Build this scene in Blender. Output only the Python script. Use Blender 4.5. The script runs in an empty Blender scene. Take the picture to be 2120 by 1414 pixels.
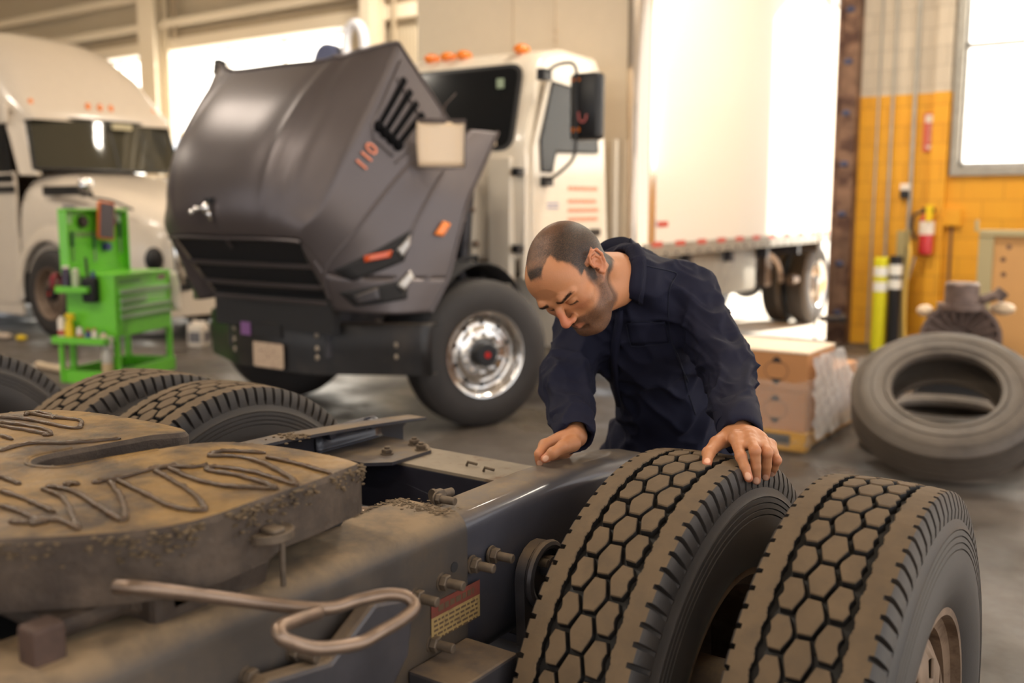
EXPOSURE = 0.12; SKY = 2.0; SUN = 16.0
FILL_LAMPS = [(-3.5,0.5,50),(-1.5,-3,45),(-6,0.5,80),(-9,4,80),(0.5,3.5,25),(-14.5,3,140),(-5.5,-2,60),(-2.5,7.5,150),(-8.2,9.9,190),(1.5,9,90)]  # unseen ceiling lamps added to set the interior brightness
import bpy, bmesh, math, random
import numpy as np
from mathutils import Vector, Matrix, Euler
random.seed(7); rng = np.random.default_rng(7)
SC = bpy.context.scene; COL = SC.collection; PI = math.pi; R = math.radians
NAMES = {}

# ---------------------------------------------------------------- materials
def mat(name, col, rough=.6, metal=0., var=.0, vscale=8., bump=0., bscale=60., dust=None, dustamt=.0, dlo=.25, dhi=.95, emit=None, estr=0., trans=0., alpha=1., coat=0., col2=None, c2scale=3., c2lo=.5, c2hi=.6, sheen=0., attr=None, attrcol=None, spec=.5, rvar=0., ior=1.45, stretch=(1,1,1)):
    m = bpy.data.materials.new(name); m.use_nodes = True
    nt = m.node_tree; N = nt.nodes; L = nt.links; b = N['Principled BSDF']
    def nd(t, **k):
        n = N.new(t)
        for a, v in k.items(): setattr(n, a, v)
        return n
    b.inputs['Roughness'].default_value = rough; b.inputs['Metallic'].default_value = metal
    b.inputs['IOR'].default_value = ior; b.inputs['Specular IOR Level'].default_value = spec
    if coat: b.inputs['Coat Weight'].default_value = coat; b.inputs['Coat Roughness'].default_value = .08
    if sheen: b.inputs['Sheen Weight'].default_value = sheen
    if trans: b.inputs['Transmission Weight'].default_value = trans
    if alpha < 1: b.inputs['Alpha'].default_value = alpha
    c = nd('ShaderNodeRGB'); c.outputs[0].default_value = (*col, 1); out = c.outputs[0]
    tc = nd('ShaderNodeTexCoord'); mp = nd('ShaderNodeMapping'); mp.inputs['Scale'].default_value = stretch
    L.new(tc.outputs['Object'], mp.inputs[0]); vec = mp.outputs[0]
    def noise(s, det=5, ro=.6):
        n = nd('ShaderNodeTexNoise'); n.inputs['Scale'].default_value = s; n.inputs['Detail'].default_value = det; n.inputs['Roughness'].default_value = ro
        L.new(vec, n.inputs['Vector']); return n.outputs[0]
    def ramp(fac, lo, hi):
        r = nd('ShaderNodeMapRange'); r.inputs[1].default_value = lo; r.inputs[2].default_value = hi; L.new(fac, r.inputs[0]); return r.outputs[0]
    def mix(fac, a, bcol, mode='MIX'):
        x = nd('ShaderNodeMix', data_type='RGBA', blend_type=mode)
        if isinstance(fac, float): x.inputs[0].default_value = fac
        else: L.new(fac, x.inputs[0])
        for s, v in ((6, a), (7, bcol)):
            if isinstance(v, tuple): x.inputs[s].default_value = (*v, 1)
            else: L.new(v, x.inputs[s])
        return x.outputs[2]
    if var:
        f = ramp(noise(vscale), .3, .7)
        lo = tuple(x*(1-var) for x in col); hi = tuple(min(1, x*(1+var)) for x in col)
        out = mix(f, lo, hi)
    if col2: out = mix(ramp(noise(c2scale, 8, .65), c2lo, c2hi), out, col2)
    if attr:
        a = nd('ShaderNodeAttribute', attribute_name=attr); out = mix(a.outputs['Fac'], out, attrcol)
    if dust:
        g = nd('ShaderNodeNewGeometry'); sp = nd('ShaderNodeSeparateXYZ'); L.new(g.outputs['Normal'], sp.inputs[0])
        up = ramp(sp.outputs[2], dlo, dhi)
        nz = ramp(noise(9., 6, .7), .25, .6)
        mu = nd('ShaderNodeMath', operation='MULTIPLY'); L.new(up, mu.inputs[0]); L.new(nz, mu.inputs[1])
        ad = nd('ShaderNodeMath', operation='MULTIPLY_ADD'); L.new(mu.outputs[0], ad.inputs[0]); ad.inputs[1].default_value = dustamt; 
        L.new(ramp(noise(4.), .52, 2.2), ad.inputs[2])
        ad.use_clamp = True
        out = mix(ad.outputs[0], out, dust)
        mr = nd('ShaderNodeMapRange'); mr.inputs[3].default_value = rough; mr.inputs[4].default_value = .95; L.new(ad.outputs[0], mr.inputs[0]); L.new(mr.outputs[0], b.inputs['Roughness'])
        if metal:
            mm = nd('ShaderNodeMapRange'); mm.inputs[3].default_value = metal; mm.inputs[4].default_value = 0.; L.new(ad.outputs[0], mm.inputs[0]); L.new(mm.outputs[0], b.inputs['Metallic'])
    elif rvar:
        mr = nd('ShaderNodeMapRange'); mr.inputs[1].default_value = .35; mr.inputs[2].default_value = .65; mr.inputs[3].default_value = max(0, rough-rvar); mr.inputs[4].default_value = min(1, rough+rvar)
        L.new(noise(c2scale*1.3, 6, .6), mr.inputs[0]); L.new(mr.outputs[0], b.inputs['Roughness'])
    L.new(out, b.inputs['Base Color'])
    if emit: b.inputs['Emission Color'].default_value = (*emit, 1); b.inputs['Emission Strength'].default_value = estr
    if bump:
        bp = nd('ShaderNodeBump'); bp.inputs['Strength'].default_value = 1.; bp.inputs['Distance'].default_value = bump
        L.new(noise(bscale, 6, .65), bp.inputs['Height']); L.new(bp.outputs[0], b.inputs['Normal'])
    m['b'] = 1
    return m

def srgb(r, g, b):
    f = lambda c: (c/255/12.92 if c/255 <= .04045 else ((c/255+.055)/1.055)**2.4)
    return (f(r), f(g), f(b))

# ---------------------------------------------------------------- mesh builder
def frame_from(d, upv=(0, 0, 1)):
    d = Vector(d).normalized(); u = Vector(upv)
    if abs(d.dot(u)) > .97: u = Vector((0, 1, 0)) if abs(d.z) > .9 else Vector((0, 0, 1))
    x = u.cross(d).normalized(); y = d.cross(x).normalized()
    return x, y, d
class MB:
    def __init__(s): s.v = []; s.f = []; s.m = []; s.M = Matrix.Identity(4)
    def add(s, vs, fs, mi=0):
        n = len(s.v); s.v += [tuple(s.M @ Vector(p)) for p in vs]
        for f in fs: s.f.append(tuple(n+i for i in f)); s.m.append(mi)
        return s
    def box(s, lo, hi, mi=0):
        (a, b, c), (d, e, f) = lo, hi
        return s.add([(a,b,c),(d,b,c),(d,e,c),(a,e,c),(a,b,f),(d,b,f),(d,e,f),(a,e,f)], [(0,3,2,1),(4,5,6,7),(0,1,5,4),(1,2,6,5),(2,3,7,6),(3,0,4,7)], mi)
    def rbox(s, lo, hi, r=.01, seg=3, mi=0, axis=2):
        # box with rounded vertical edges along axis plus small chamfer on caps
        ax = [i for i in range(3) if i != axis]
        if axis == 1: ax = [2, 0]
        a0, a1, b0, b1 = lo[ax[0]], hi[ax[0]], lo[ax[1]], hi[ax[1]]
        pts = []
        for cx, cy, st in ((a1-r, b1-r, 0), (a0+r, b1-r, 90), (a0+r, b0+r, 180), (a1-r, b0+r, 270)):
            for k in range(seg+1):
                t = R(st+90*k/seg); pts.append((cx+r*math.cos(t), cy+r*math.sin(t)))
        return s.prism(pts, lo[axis], hi[axis], axis, mi, cham=min(r*.4, (hi[axis]-lo[axis])*.3))
    def prism(s, pts, z0, z1, axis=2, mi=0, cham=0.):
        n = len(pts); cx = sum(p[0] for p in pts)/n; cy = sum(p[1] for p in pts)/n
        def P(p, z, k=0.):
            if k:
                dx, dy = p[0]-cx, p[1]-cy; l = math.hypot(dx, dy) or 1; p = (p[0]-dx/l*k, p[1]-dy/l*k)
            return {2: (p[0], p[1], z), 0: (z, p[0], p[1]), 1: (p[1], z, p[0])}[axis]
        if cham: rings = [[P(p, z0, cham) for p in pts], [P(p, z0+cham) for p in pts], [P(p, z1-cham) for p in pts], [P(p, z1, cham) for p in pts]]
        else: rings = [[P(p, z0) for p in pts], [P(p, z1) for p in pts]]
        vs = [q for r_ in rings for q in r_]; fs = [tuple(reversed(range(n)))]
        for j in range(len(rings)-1):
            for i in range(n): k = (i+1) % n; fs.append((j*n+i, j*n+k, (j+1)*n+k, (j+1)*n+i))
        fs.append(tuple(range((len(rings)-1)*n, len(rings)*n)))
        return s.add(vs, fs, mi)
    def cyl(s, a, b, r, r2=None, seg=20, mi=0, cham=0., caps=True, up=(0, 0, 1)):
        r2 = r if r2 is None else r2; a = Vector(a); b = Vector(b); x, y, d = frame_from(b-a, up); L_ = (b-a).length
        st = [(0, r), (L_, r2)] if not cham else [(0, r-cham), (cham, r), (L_-cham, r2), (L_, r2-cham)]
        return s.lathe(a, d, st, seg, mi, caps, up)
    def lathe(s, o, d, prof, seg=32, mi=0, caps=False, up=(0, 0, 1), arc=None):
        o = Vector(o); x, y, d = frame_from(d, up); vs = []; full = arc is None
        a0, a1 = (0, 2*PI) if full else arc
        m = seg if full else seg+1
        for t, r in prof:
            for k in range(m):
                a = a0+(a1-a0)*k/seg; vs.append(o+d*t+x*(r*math.cos(a))+y*(r*math.sin(a)))
        fs = []
        for j in range(len(prof)-1):
            for k in range(seg):
                k2 = (k+1) % m if full else k+1
                fs.append((j*m+k, j*m+k2, (j+1)*m+k2, (j+1)*m+k))
        if caps: fs.append(tuple(reversed(range(m)))); fs.append(tuple(range((len(prof)-1)*m, len(prof)*m)))
        return s.add(vs, fs, mi)
    def tube(s, pts, r, seg=10, mi=0, closed=False, caps=True):
        P = [Vector(p) for p in pts]; n = len(P); rr = r if isinstance(r, (list, tuple)) else [r]*n
        vs = []; pu = None
        for i in range(n):
            t = (P[(i+1) % n]-P[i-1]) if closed else (P[min(i+1, n-1)]-P[max(i-1, 0)])
            t = t.normalized() if t.length else Vector((0, 0, 1))
            if pu is None: x, y, _ = frame_from(t)
            else:
                x = pu-t*pu.dot(t); x = x.normalized() if x.length > 1e-5 else frame_from(t)[0]; y = t.cross(x)
            pu = x
            for k in range(seg):
                a = 2*PI*k/seg; vs.append(P[i]+x*(rr[i]*math.cos(a))+y*(rr[i]*math.sin(a)))
        fs = []
        for i in range(n if closed else n-1):
            j = (i+1) % n
            for k in range(seg): k2 = (k+1) % seg; fs.append((i*seg+k, i*seg+k2, j*seg+k2, j*seg+k))
        if not closed and caps: fs.append(tuple(reversed(range(seg)))); fs.append(tuple(range((n-1)*seg, n*seg)))
        return s.add(vs, fs, mi)
    def grid(s, rows, mi=0, closed=False, flip=False):
        m = len(rows[0]); vs = [p for r_ in rows for p in r_]; fs = []
        for j in range(len(rows)-1):
            for i in range(m if closed else m-1):
                k = (i+1) % m; q = (j*m+i, j*m+k, (j+1)*m+k, (j+1)*m+i); fs.append(q[::-1] if flip else q)
        return s.add(vs, fs, mi)
    def ball(s, c, r, seg=14, mi=0, sc=(1, 1, 1)):
        rows = []; c = Vector(c); n = max(6, seg//2)
        for j in range(n+1):
            a = PI*j/n; rows.append([(c.x+r*sc[0]*math.sin(a)*math.cos(2*PI*k/seg), c.y+r*sc[1]*math.sin(a)*math.sin(2*PI*k/seg), c.z-r*sc[2]*math.cos(a)) for k in range(seg)])
        return s.grid(rows, mi, closed=True)
    def hexbolt(s, p, d, r=.014, h=.012, shank=0., rs=None, mi=0):
        p = Vector(p); d = Vector(d).normalized()
        s.cyl(p, p+d*h*.3, r*1.18, seg=16, mi=mi)
        s.cyl(p+d*h*.3, p+d*(h*1.3), r, seg=6, mi=mi, cham=r*.12)
        if shank: s.cyl(p+d*h, p+d*(h+shank), rs or r*.6, seg=12, mi=mi, cham=r*.1)
        return s
    def build(s, name, mats, parent=None, smooth=35, bevel=0., sub=0, recalc=True, loc=None):
        me = bpy.data.meshes.new(name); me.from_pydata(s.v, [], s.f)
        if not isinstance(mats, (list, tuple)): mats = [mats]
        for m in mats: me.materials.append(m)
        me.polygons.foreach_set('material_index', s.m)
        return link(name, me, parent, smooth, bevel, sub, recalc, loc)
def link(name, me, parent=None, smooth=35, bevel=0., sub=0, recalc=True, loc=None):
    if recalc:
        bm = bmesh.new(); bm.from_mesh(me); bmesh.ops.remove_doubles(bm, verts=bm.verts, dist=1e-5)
        bmesh.ops.recalc_face_normals(bm, faces=bm.faces); bm.to_mesh(me); bm.free()
    if smooth:
        me.shade_smooth()
        if smooth < 180: me.set_sharp_from_angle(angle=R(smooth))
    me.update()
    o = bpy.data.objects.new(name, me); COL.objects.link(o)
    if parent is not None: o.parent = parent
    if loc is not None: o.location = loc
    if bevel:
        b = o.modifiers.new('b', 'BEVEL'); b.width = bevel; b.segments = 2; b.limit_method = 'ANGLE'; b.angle_limit = R(40)
    if sub:
        b = o.modifiers.new('s', 'SUBSURF'); b.levels = sub; b.render_levels = sub
    return o
def tag(o, label=None, cat=None, group=None, kind=None):
    if label: o['label'] = label
    if cat: o['category'] = cat
    if group: o['group'] = group
    if kind: o['kind'] = kind
    return o
def thing(name, label, cat, loc=(0, 0, 0), rot=(0, 0, 0), group=None):
    o = bpy.data.objects.new(name, None); COL.objects.link(o); o.location = loc; o.rotation_euler = rot; o.empty_display_size = .1
    return tag(o, label, cat, group)
def struct(name, mb, m, **k): return tag(mb.build(name, m, **k), kind='structure')
def catmull(pts, n=6, closed=False):
    P = [Vector(p) for p in pts]; out = []; N_ = len(P)
    rng_ = range(N_ if closed else N_-1)
    for i in rng_:
        p0 = P[(i-1) % N_] if closed or i > 0 else P[0]; p1 = P[i]; p2 = P[(i+1) % N_]; p3 = P[(i+2) % N_] if closed or i+2 < N_ else P[-1]
        for k in range(n):
            t = k/n; out.append(.5*((2*p1)+(p2-p0)*t+(2*p0-5*p1+4*p2-p3)*t*t+(3*p1-p0-3*p2+p3)*t**3))
    if not closed: out.append(P[-1])
    return out
def text(s, size, M, m, name, parent, ext=.0005, align='CENTER', sx=1.):
    c = bpy.data.curves.new(name, 'FONT'); c.body = s; c.size = size; c.extrude = ext; c.align_x = align; c.align_y = 'CENTER'; c.resolution_u = 3
    o = bpy.data.objects.new(name, c); COL.objects.link(o)
    dg = bpy.context.evaluated_depsgraph_get(); me = bpy.data.meshes.new_from_object(o.evaluated_get(dg)); bpy.data.objects.remove(o)
    me.transform(Matrix.Diagonal((sx, 1, 1, 1))); me.transform(M); me.materials.clear(); me.materials.append(m)
    return link(name, me, parent, smooth=0, recalc=False)
def basis(o, x, y, z):  # matrix with columns x y z and origin o
    return Matrix(((x[0], y[0], z[0], o[0]), (x[1], y[1], z[1], o[1]), (x[2], y[2], z[2], o[2]), (0, 0, 0, 1)))

# ---------------------------------------------------------------- implicit surfaces
class SDF:
    def __init__(s, lo, hi, h):
        s.h = h; s.lo = np.array(lo, np.float32); n = np.ceil((np.array(hi)-s.lo)/h).astype(int)+1
        s.ax = [s.lo[i]+np.arange(n[i], dtype=np.float32)*h for i in range(3)]; s.F = np.full(n, 1.0, np.float32); s.n = n
    def _win(s, lo, hi):
        a = np.maximum(0, np.floor((np.array(lo)-s.lo)/s.h).astype(int)); b = np.minimum(s.n, np.ceil((np.array(hi)-s.lo)/s.h).astype(int)+1)
        if (b <= a).any(): return None
        sl = tuple(slice(a[i], b[i]) for i in range(3))
        return sl, np.meshgrid(*[s.ax[i][a[i]:b[i]] for i in range(3)], indexing='ij', sparse=True)
    def _put(s, sl, d, k, op):
        A = s.F[sl]
        if op == 'sub':
            if k: hh = np.clip(.5-.5*(A+d)/k, 0, 1); s.F[sl] = A*(1-hh)+(-d)*hh+k*hh*(1-hh)
            else: s.F[sl] = np.maximum(A, -d)
        else:
            if k: hh = np.clip(.5+.5*(A-d)/k, 0, 1); s.F[sl] = A*(1-hh)+d*hh-k*hh*(1-hh)
            else: s.F[sl] = np.minimum(A, d)
    def cap(s, a, b, ra, rb=None, k=.01, op='add'):
        rb = ra if rb is None else rb; a = np.array(a, float); b = np.array(b, float); m = max(ra, rb)+k*2+s.h*3
        w = s._win(np.minimum(a, b)-m, np.maximum(a, b)+m)
        if w is None: return s
        sl, (X, Y, Z) = w; d = b-a; L2 = float(d@d) or 1e-9
        t = np.clip(((X-a[0])*d[0]+(Y-a[1])*d[1]+(Z-a[2])*d[2])/L2, 0, 1)
        q = np.sqrt((X-a[0]-t*d[0])**2+(Y-a[1]-t*d[1])**2+(Z-a[2]-t*d[2])**2)-(ra+(rb-ra)*t)
        s._put(sl, q.astype(np.float32), k, op); return s
    def ell(s, c, r, M=None, k=.01, op='add'):
        c = np.array(c, float); r = np.array(r, float)*np.ones(3); m = max(r)+k*2+s.h*3
        w = s._win(c-m, c+m)
        if w is None: return s
        sl, (X, Y, Z) = w; x, y, z = X-c[0], Y-c[1], Z-c[2]
        if M is not None:
            M = np.array(M, float)  # columns = local axes
            x, y, z = [x*M[0, i]+y*M[1, i]+z*M[2, i] for i in range(3)]
        k0 = np.sqrt((x/r[0])**2+(y/r[1])**2+(z/r[2])**2); k1 = np.sqrt((x/r[0]**2)**2+(y/r[1]**2)**2+(z/r[2]**2)**2)+1e-9
        s._put(sl, (k0*(k0-1)/k1).astype(np.float32), k, op); return s
    def poly(s, pts, rs, k=.01, op='add'):
        for i in range(len(pts)-1): s.cap(pts[i], pts[i+1], rs[i], rs[i+1], k, op)
        return s
    def warp(s, fn):
        X, Y, Z = np.meshgrid(*s.ax, indexing='ij', sparse=True); s.F += fn(X, Y, Z).astype(np.float32); return s
    def mesh(s):
        F = s.F; n = F.shape; h = s.h
        S = F < 0
        C = [S[i:n[0]-1+i, j:n[1]-1+j, k:n[2]-1+k] for i in (0, 1) for j in (0, 1) for k in (0, 1)]
        cnt = sum(c.astype(np.int8) for c in C); act = (cnt > 0) & (cnt < 8); idx = np.full(act.shape, -1, np.int64)
        I = np.argwhere(act); idx[act] = np.arange(len(I)); P = np.zeros((len(I), 3)); W = np.zeros(len(I))
        cor = [(i, j, k) for i in (0, 1) for j in (0, 1) for k in (0, 1)]
        for a in cor:
            for ax in range(3):
                if a[ax] == 1: continue
                b = list(a); b[ax] = 1
                fa = F[I[:, 0]+a[0], I[:, 1]+a[1], I[:, 2]+a[2]]; fb = F[I[:, 0]+b[0], I[:, 1]+b[1], I[:, 2]+b[2]]
                m = (fa < 0) != (fb < 0); t = np.where(m, fa/np.where(m, fa-fb, 1), 0)
                for c in range(3): P[:, c] += np.where(m, a[c]+(t if c == ax else 0), 0)
                W += m
        P = (P/W[:, None]+I)*h+s.lo
        faces = []
        for ax in range(3):
            sl0 = [slice(1, -1)]*3; sl0[ax] = slice(0, -1); sl1 = [slice(1, -1)]*3; sl1[ax] = slice(1, None)
            A = S[tuple(sl0)]; B = S[tuple(sl1)]
            off = np.array([1, 1, 1]); off[ax] = 0; u, v = [i for i in range(3) if i != ax]
            for inv in (False, True):
                E = np.argwhere((A & ~B) if not inv else (~A & B))+off
                if not len(E): continue
                q = []
                for du, dv in ((0, 0), (-1, 0), (-1, -1), (0, -1)):
                    e = E.copy(); e[:, u] += du; e[:, v] += dv; q.append(idx[e[:, 0], e[:, 1], e[:, 2]])
                q = np.stack(q, 1)
                if inv ^ (ax == 1): q = q[:, ::-1]
                faces.append(q)
        Q = np.concatenate(faces); Q = Q[(Q >= 0).all(1)]
        return P, Q
def npmesh(name, P, Q, mats, parent=None, smooth=180, attrs=None, M=None):
    if M is not None: A = np.array(M); P = P@A[:3, :3].T+A[:3, 3]
    me = bpy.data.meshes.new(name); me.vertices.add(len(P)); me.vertices.foreach_set('co', P.astype(np.float32).ravel())
    me.loops.add(Q.size); me.loops.foreach_set('vertex_index', Q.astype(np.int32).ravel()); k = Q.shape[1]
    me.polygons.add(len(Q)); me.polygons.foreach_set('loop_start', np.arange(0, Q.size, k, dtype=np.int32)); me.polygons.foreach_set('loop_total', np.full(len(Q), k, np.int32))
    me.update(calc_edges=True)
    if not isinstance(mats, (list, tuple)): mats = [mats]
    for m in mats: me.materials.append(m)
    for an, av in (attrs or {}).items():
        a = me.attributes.new(an, 'FLOAT', 'POINT'); a.data.foreach_set('value', av.astype(np.float32))
    return link(name, me, parent, smooth, recalc=False)
def vnoise(P, sc, seed=0):  # cheap smooth value noise in numpy on points
    r_ = np.random.default_rng(seed); T = r_.random((32, 32, 32)); q = P*sc; i = np.floor(q).astype(int); f = q-i; f = f*f*(3-2*f); o = 0
    for a in (0, 1):
        for b in (0, 1):
            for c in (0, 1):
                w = (f[..., 0] if a else 1-f[..., 0])*(f[..., 1] if b else 1-f[..., 1])*(f[..., 2] if c else 1-f[..., 2])
                o = o+w*T[(i[..., 0]+a) % 32, (i[..., 1]+b) % 32, (i[..., 2]+c) % 32]
    return o-.5
# ---------------------------------------------------------------- camera
cam = bpy.data.cameras.new('camera'); camo = bpy.data.objects.new('camera', cam); COL.objects.link(camo)
camo.location = (0, 0, 1.55); camo.rotation_euler = (R(90-7.8), 0, R(35)); cam.lens = 35; cam.sensor_width = 36
cam.clip_start = .05; cam.clip_end = 300
cam.dof.use_dof = True; cam.dof.focus_distance = 2.1; cam.dof.aperture_fstop = 2.0; cam.dof.aperture_blades = 9
SC.camera = camo
SC.view_settings.view_transform = 'Standard'; SC.view_settings.look = 'None'; SC.view_settings.gamma = 1; SC.view_settings.use_curve_mapping = False
SC.view_settings.exposure = EXPOSURE
SC.cycles.use_denoising = True
try: SC.cycles.denoiser = 'OPENIMAGEDENOISE'
except Exception: pass
SC.cycles.max_bounces = 7; SC.cycles.diffuse_bounces = 3; SC.cycles.glossy_bounces = 3; SC.cycles.transmission_bounces = 4; SC.cycles.sample_clamp_indirect = 4.
SC.cycles.caustics_reflective = False; SC.cycles.caustics_refractive = False
# ---------------------------------------------------------------- shared materials
M = {}
M['concrete'] = mat('floor_concrete', srgb(84,76,69), .5, var=.25, vscale=.9, bump=.0015, bscale=40, col2=srgb(50,45,40), c2scale=1.1, c2lo=.45, c2hi=.7, rvar=.25)
M['asphalt'] = mat('outside_concrete', srgb(215,205,190), .9, var=.1)
M['block'] = None
M['beige'] = mat('beige_panel', srgb(205,188,162), .6, var=.06, vscale=2)
M['beige_dk'] = mat('beige_trim', srgb(172,155,130), .6, var=.05)
M['cream'] = mat('cream_paint', srgb(232,218,195), .5)
M['rust'] = mat('rusty_steel', srgb(120,92,74), .6, metal=.3, var=.3, vscale=6, col2=srgb(80,55,45), c2scale=5)
M['steel'] = mat('bare_steel', srgb(170,165,160), .35, metal=.9, var=.2)
M['galv'] = mat('galvanised', srgb(165,160,150), .45, metal=.6, var=.15)
M['chrome'] = mat('chrome', (.82,.8,.78), .08, metal=1.)
M['alu'] = mat('polished_aluminium', (.74,.71,.68), .16, metal=1., rvar=.08, c2scale=9)
M['black'] = mat('black_plastic', (.012,.012,.014), .4)
M['blackm'] = mat('black_matte', (.018,.017,.018), .75)
M['white'] = mat('white_paint', srgb(238,228,212), .28, coat=.6, var=.02)
M['whitebox'] = mat('white_cargo_panel', srgb(236,226,212), .3, coat=.4)
M['frpbox'] = mat('cream_cargo_front', srgb(222,206,182), .55, var=.02)
M['glass'] = mat('dark_glass', (.010,.011,.013), .12, spec=.18)
M['amber'] = mat('amber_lens', srgb(245,130,20), .2, coat=.6)
M['red'] = mat('red_lens', srgb(190,25,20), .3)
M['rubber'] = mat('side_rubber', srgb(48,44,42), .55, var=.18, vscale=5, bump=.0004, bscale=300, dust=srgb(104,90,74), dustamt=.25)
M['rubber2'] = mat('plain_rubber', srgb(52,48,46), .6, var=.15, vscale=4)
M['groove'] = mat('groove_rubber', srgb(22,19,17), .6, var=.4, vscale=30)
M['tread'] = mat('tread_dust', srgb(98,81,61), .85, var=.14, vscale=14, bump=.0004, bscale=500, col2=srgb(84,71,56), c2scale=20, c2lo=.5, c2hi=.8)
M['grime'] = mat('grimy_steel', srgb(70,68,72), .42, metal=.35, var=.25, vscale=7, bump=.0006, bscale=60, dust=srgb(128,108,84), dustamt=.85)
M['railblue'] = mat('blue_grey_frame_paint', srgb(68,68,76), .33, metal=.2, var=.16, vscale=6, bump=.0002, bscale=80, dust=srgb(126,110,90), dustamt=.95, dlo=.70, dhi=.99, col2=srgb(76,62,52), c2scale=9, c2lo=.62, c2hi=.75, coat=.25)
M['railbrown'] = mat('dusty_frame_paint', srgb(72,66,62), .5, metal=.2, var=.2, vscale=6, bump=.0005, bscale=80, dust=srgb(150,128,100), dustamt=.85, col2=srgb(84,71,56), c2scale=6, c2lo=.45, c2hi=.7)
M['dirt'] = mat('caked_dirt', srgb(98,82,62), .9, var=.35, vscale=40, bump=.003, bscale=90)
M['boltm'] = mat('dirty_bolt', srgb(92,80,68), .6, metal=.3, var=.3, vscale=50, dust=srgb(130,112,90), dustamt=.5)
M['boltblue'] = mat('painted_bolt', srgb(62,64,76), .35, metal=.4, var=.2, vscale=40)
M['rod'] = mat('worn_rod', srgb(128,110,96), .36, metal=.7, var=.3, vscale=10)
M['text_dk'] = mat('dark_lettering', srgb(50,45,60), .6)

# ---------------------------------------------------------------- floor, walls
m = M['concrete']
b = MB(); b.add([(-26,-14,0),(3.6,-14,0),(3.6,11.5,0),(-26,11.5,0)], [(0,1,2,3)]); struct('floor', b, m, smooth=0)
b = MB(); b.add([(-60,11.5,-.01),(60,11.5,-.01),(60,90,-.01),(-60,90,-.01)], [(0,1,2,3)]); b.add([(3.6,-40,-.01),(60,-40,-.01),(60,11.5,-.01),(3.6,11.5,-.01)], [(0,1,2,3)]); tag(b.build('ground_outside', M['asphalt'], smooth=0), kind='structure')
# painted line on the floor, pale
b = MB(); b.box((-10.4,3.4,0.0005),(-4.0,3.5,.002)); o = b.build('floor_marking', mat('worn_line', srgb(176,156,128), .6), smooth=0); tag(o, kind='structure')

# block wall material: cream above 2.73, yellow below, with mortar joints
def block_material():
    m = bpy.data.materials.new('painted_block'); m.use_nodes = True; N = m.node_tree.nodes; L = m.node_tree.links; bs = N['Principled BSDF']
    tc = N.new('ShaderNodeTexCoord'); sep = N.new('ShaderNodeSeparateXYZ'); L.new(tc.outputs['Object'], sep.inputs[0])
    cb = N.new('ShaderNodeCombineXYZ'); L.new(sep.outputs[0], cb.inputs[0]); L.new(sep.outputs[2], cb.inputs[1])
    br = N.new('ShaderNodeTexBrick'); L.new(cb.outputs[0], br.inputs[0]); br.inputs['Scale'].default_value = 1; br.inputs['Brick Width'].default_value = .4; br.inputs['Row Height'].default_value = .2; br.inputs['Mortar Size'].default_value = .006
    br.inputs['Color1'].default_value = (1,1,1,1); br.inputs['Color2'].default_value = (.9,.9,.9,1); br.inputs['Mortar'].default_value = (.72,.72,.72,1)
    gt = N.new('ShaderNodeMath'); gt.operation = 'GREATER_THAN'; gt.inputs[1].default_value = 2.73; L.new(sep.outputs[2], gt.inputs[0])
    nz = N.new('ShaderNodeTexNoise'); nz.inputs['Scale'].default_value = 2; L.new(tc.outputs['Object'], nz.inputs[0])
    y = N.new('ShaderNodeMix'); y.data_type = 'RGBA'; y.inputs[6].default_value = (*srgb(222,150,30),1); y.inputs[7].default_value = (*srgb(240,178,40),1); L.new(nz.outputs[0], y.inputs[0])
    a = N.new('ShaderNodeMix'); a.data_type = 'RGBA'; L.new(gt.outputs[0], a.inputs[0]); L.new(y.outputs[2], a.inputs[6]); a.inputs[7].default_value = (*srgb(206,192,172),1)
    mu = N.new('ShaderNodeMix'); mu.data_type = 'RGBA'; mu.blend_type = 'MULTIPLY'; mu.inputs[0].default_value = 1; L.new(a.outputs[2], mu.inputs[6]); L.new(br.outputs[0], mu.inputs[7])
    L.new(mu.outputs[2], bs.inputs['Base Color']); bs.inputs['Roughness'].default_value = .55
    bp = N.new('ShaderNodeBump'); bp.inputs['Distance'].default_value = .004; L.new(br.outputs[1], bp.inputs['Height']); bp.invert = True; L.new(bp.outputs[0], bs.inputs['Normal'])
    return m
M['block'] = block_material()
Y0, Y1 = 11.43, 11.66
# right part of the far wall, with a window hole x[-2.25,-0.05] z[1.95,3.9]
b = MB(); b.box((-3.3,Y0,0),(-2.25,Y1,6)); b.box((-2.25,Y0,0),(0.9,Y1,1.95)); b.box((-2.25,Y0,4.3),(.9,Y1,6)); b.box((.9,Y0,0),(3.7,Y1,6))
struct('wall_far', b, M['block'], smooth=0)
# header over the bay doors and the wall further left
def corrugated():
    m = bpy.data.materials.new('corrugated_panel'); m.use_nodes = True; N = m.node_tree.nodes; L = m.node_tree.links; bs = N['Principled BSDF']
    tc = N.new('ShaderNodeTexCoord'); w = N.new('ShaderNodeTexWave'); w.inputs['Scale'].default_value = 5; w.bands_direction = 'X'; L.new(tc.outputs['Object'], w.inputs[0])
    r_ = N.new('ShaderNodeMix'); r_.data_type = 'RGBA'; r_.inputs[6].default_value = (*srgb(196,180,152),1); r_.inputs[7].default_value = (*srgb(216,200,174),1); L.new(w.outputs[1], r_.inputs[0]); L.new(r_.outputs[2], bs.inputs['Base Color'])
    bp = N.new('ShaderNodeBump'); bp.inputs['Distance'].default_value = .02; L.new(w.outputs[1], bp.inputs['Height']); L.new(bp.outputs[0], bs.inputs['Normal']); bs.inputs['Roughness'].default_value = .5
    return m
M['corr'] = corrugated()
b = MB(); b.box((-26,Y0,4.42),(-3.5,Y1,6)); struct('wall_header', b, M['corr'], smooth=0)
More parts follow.
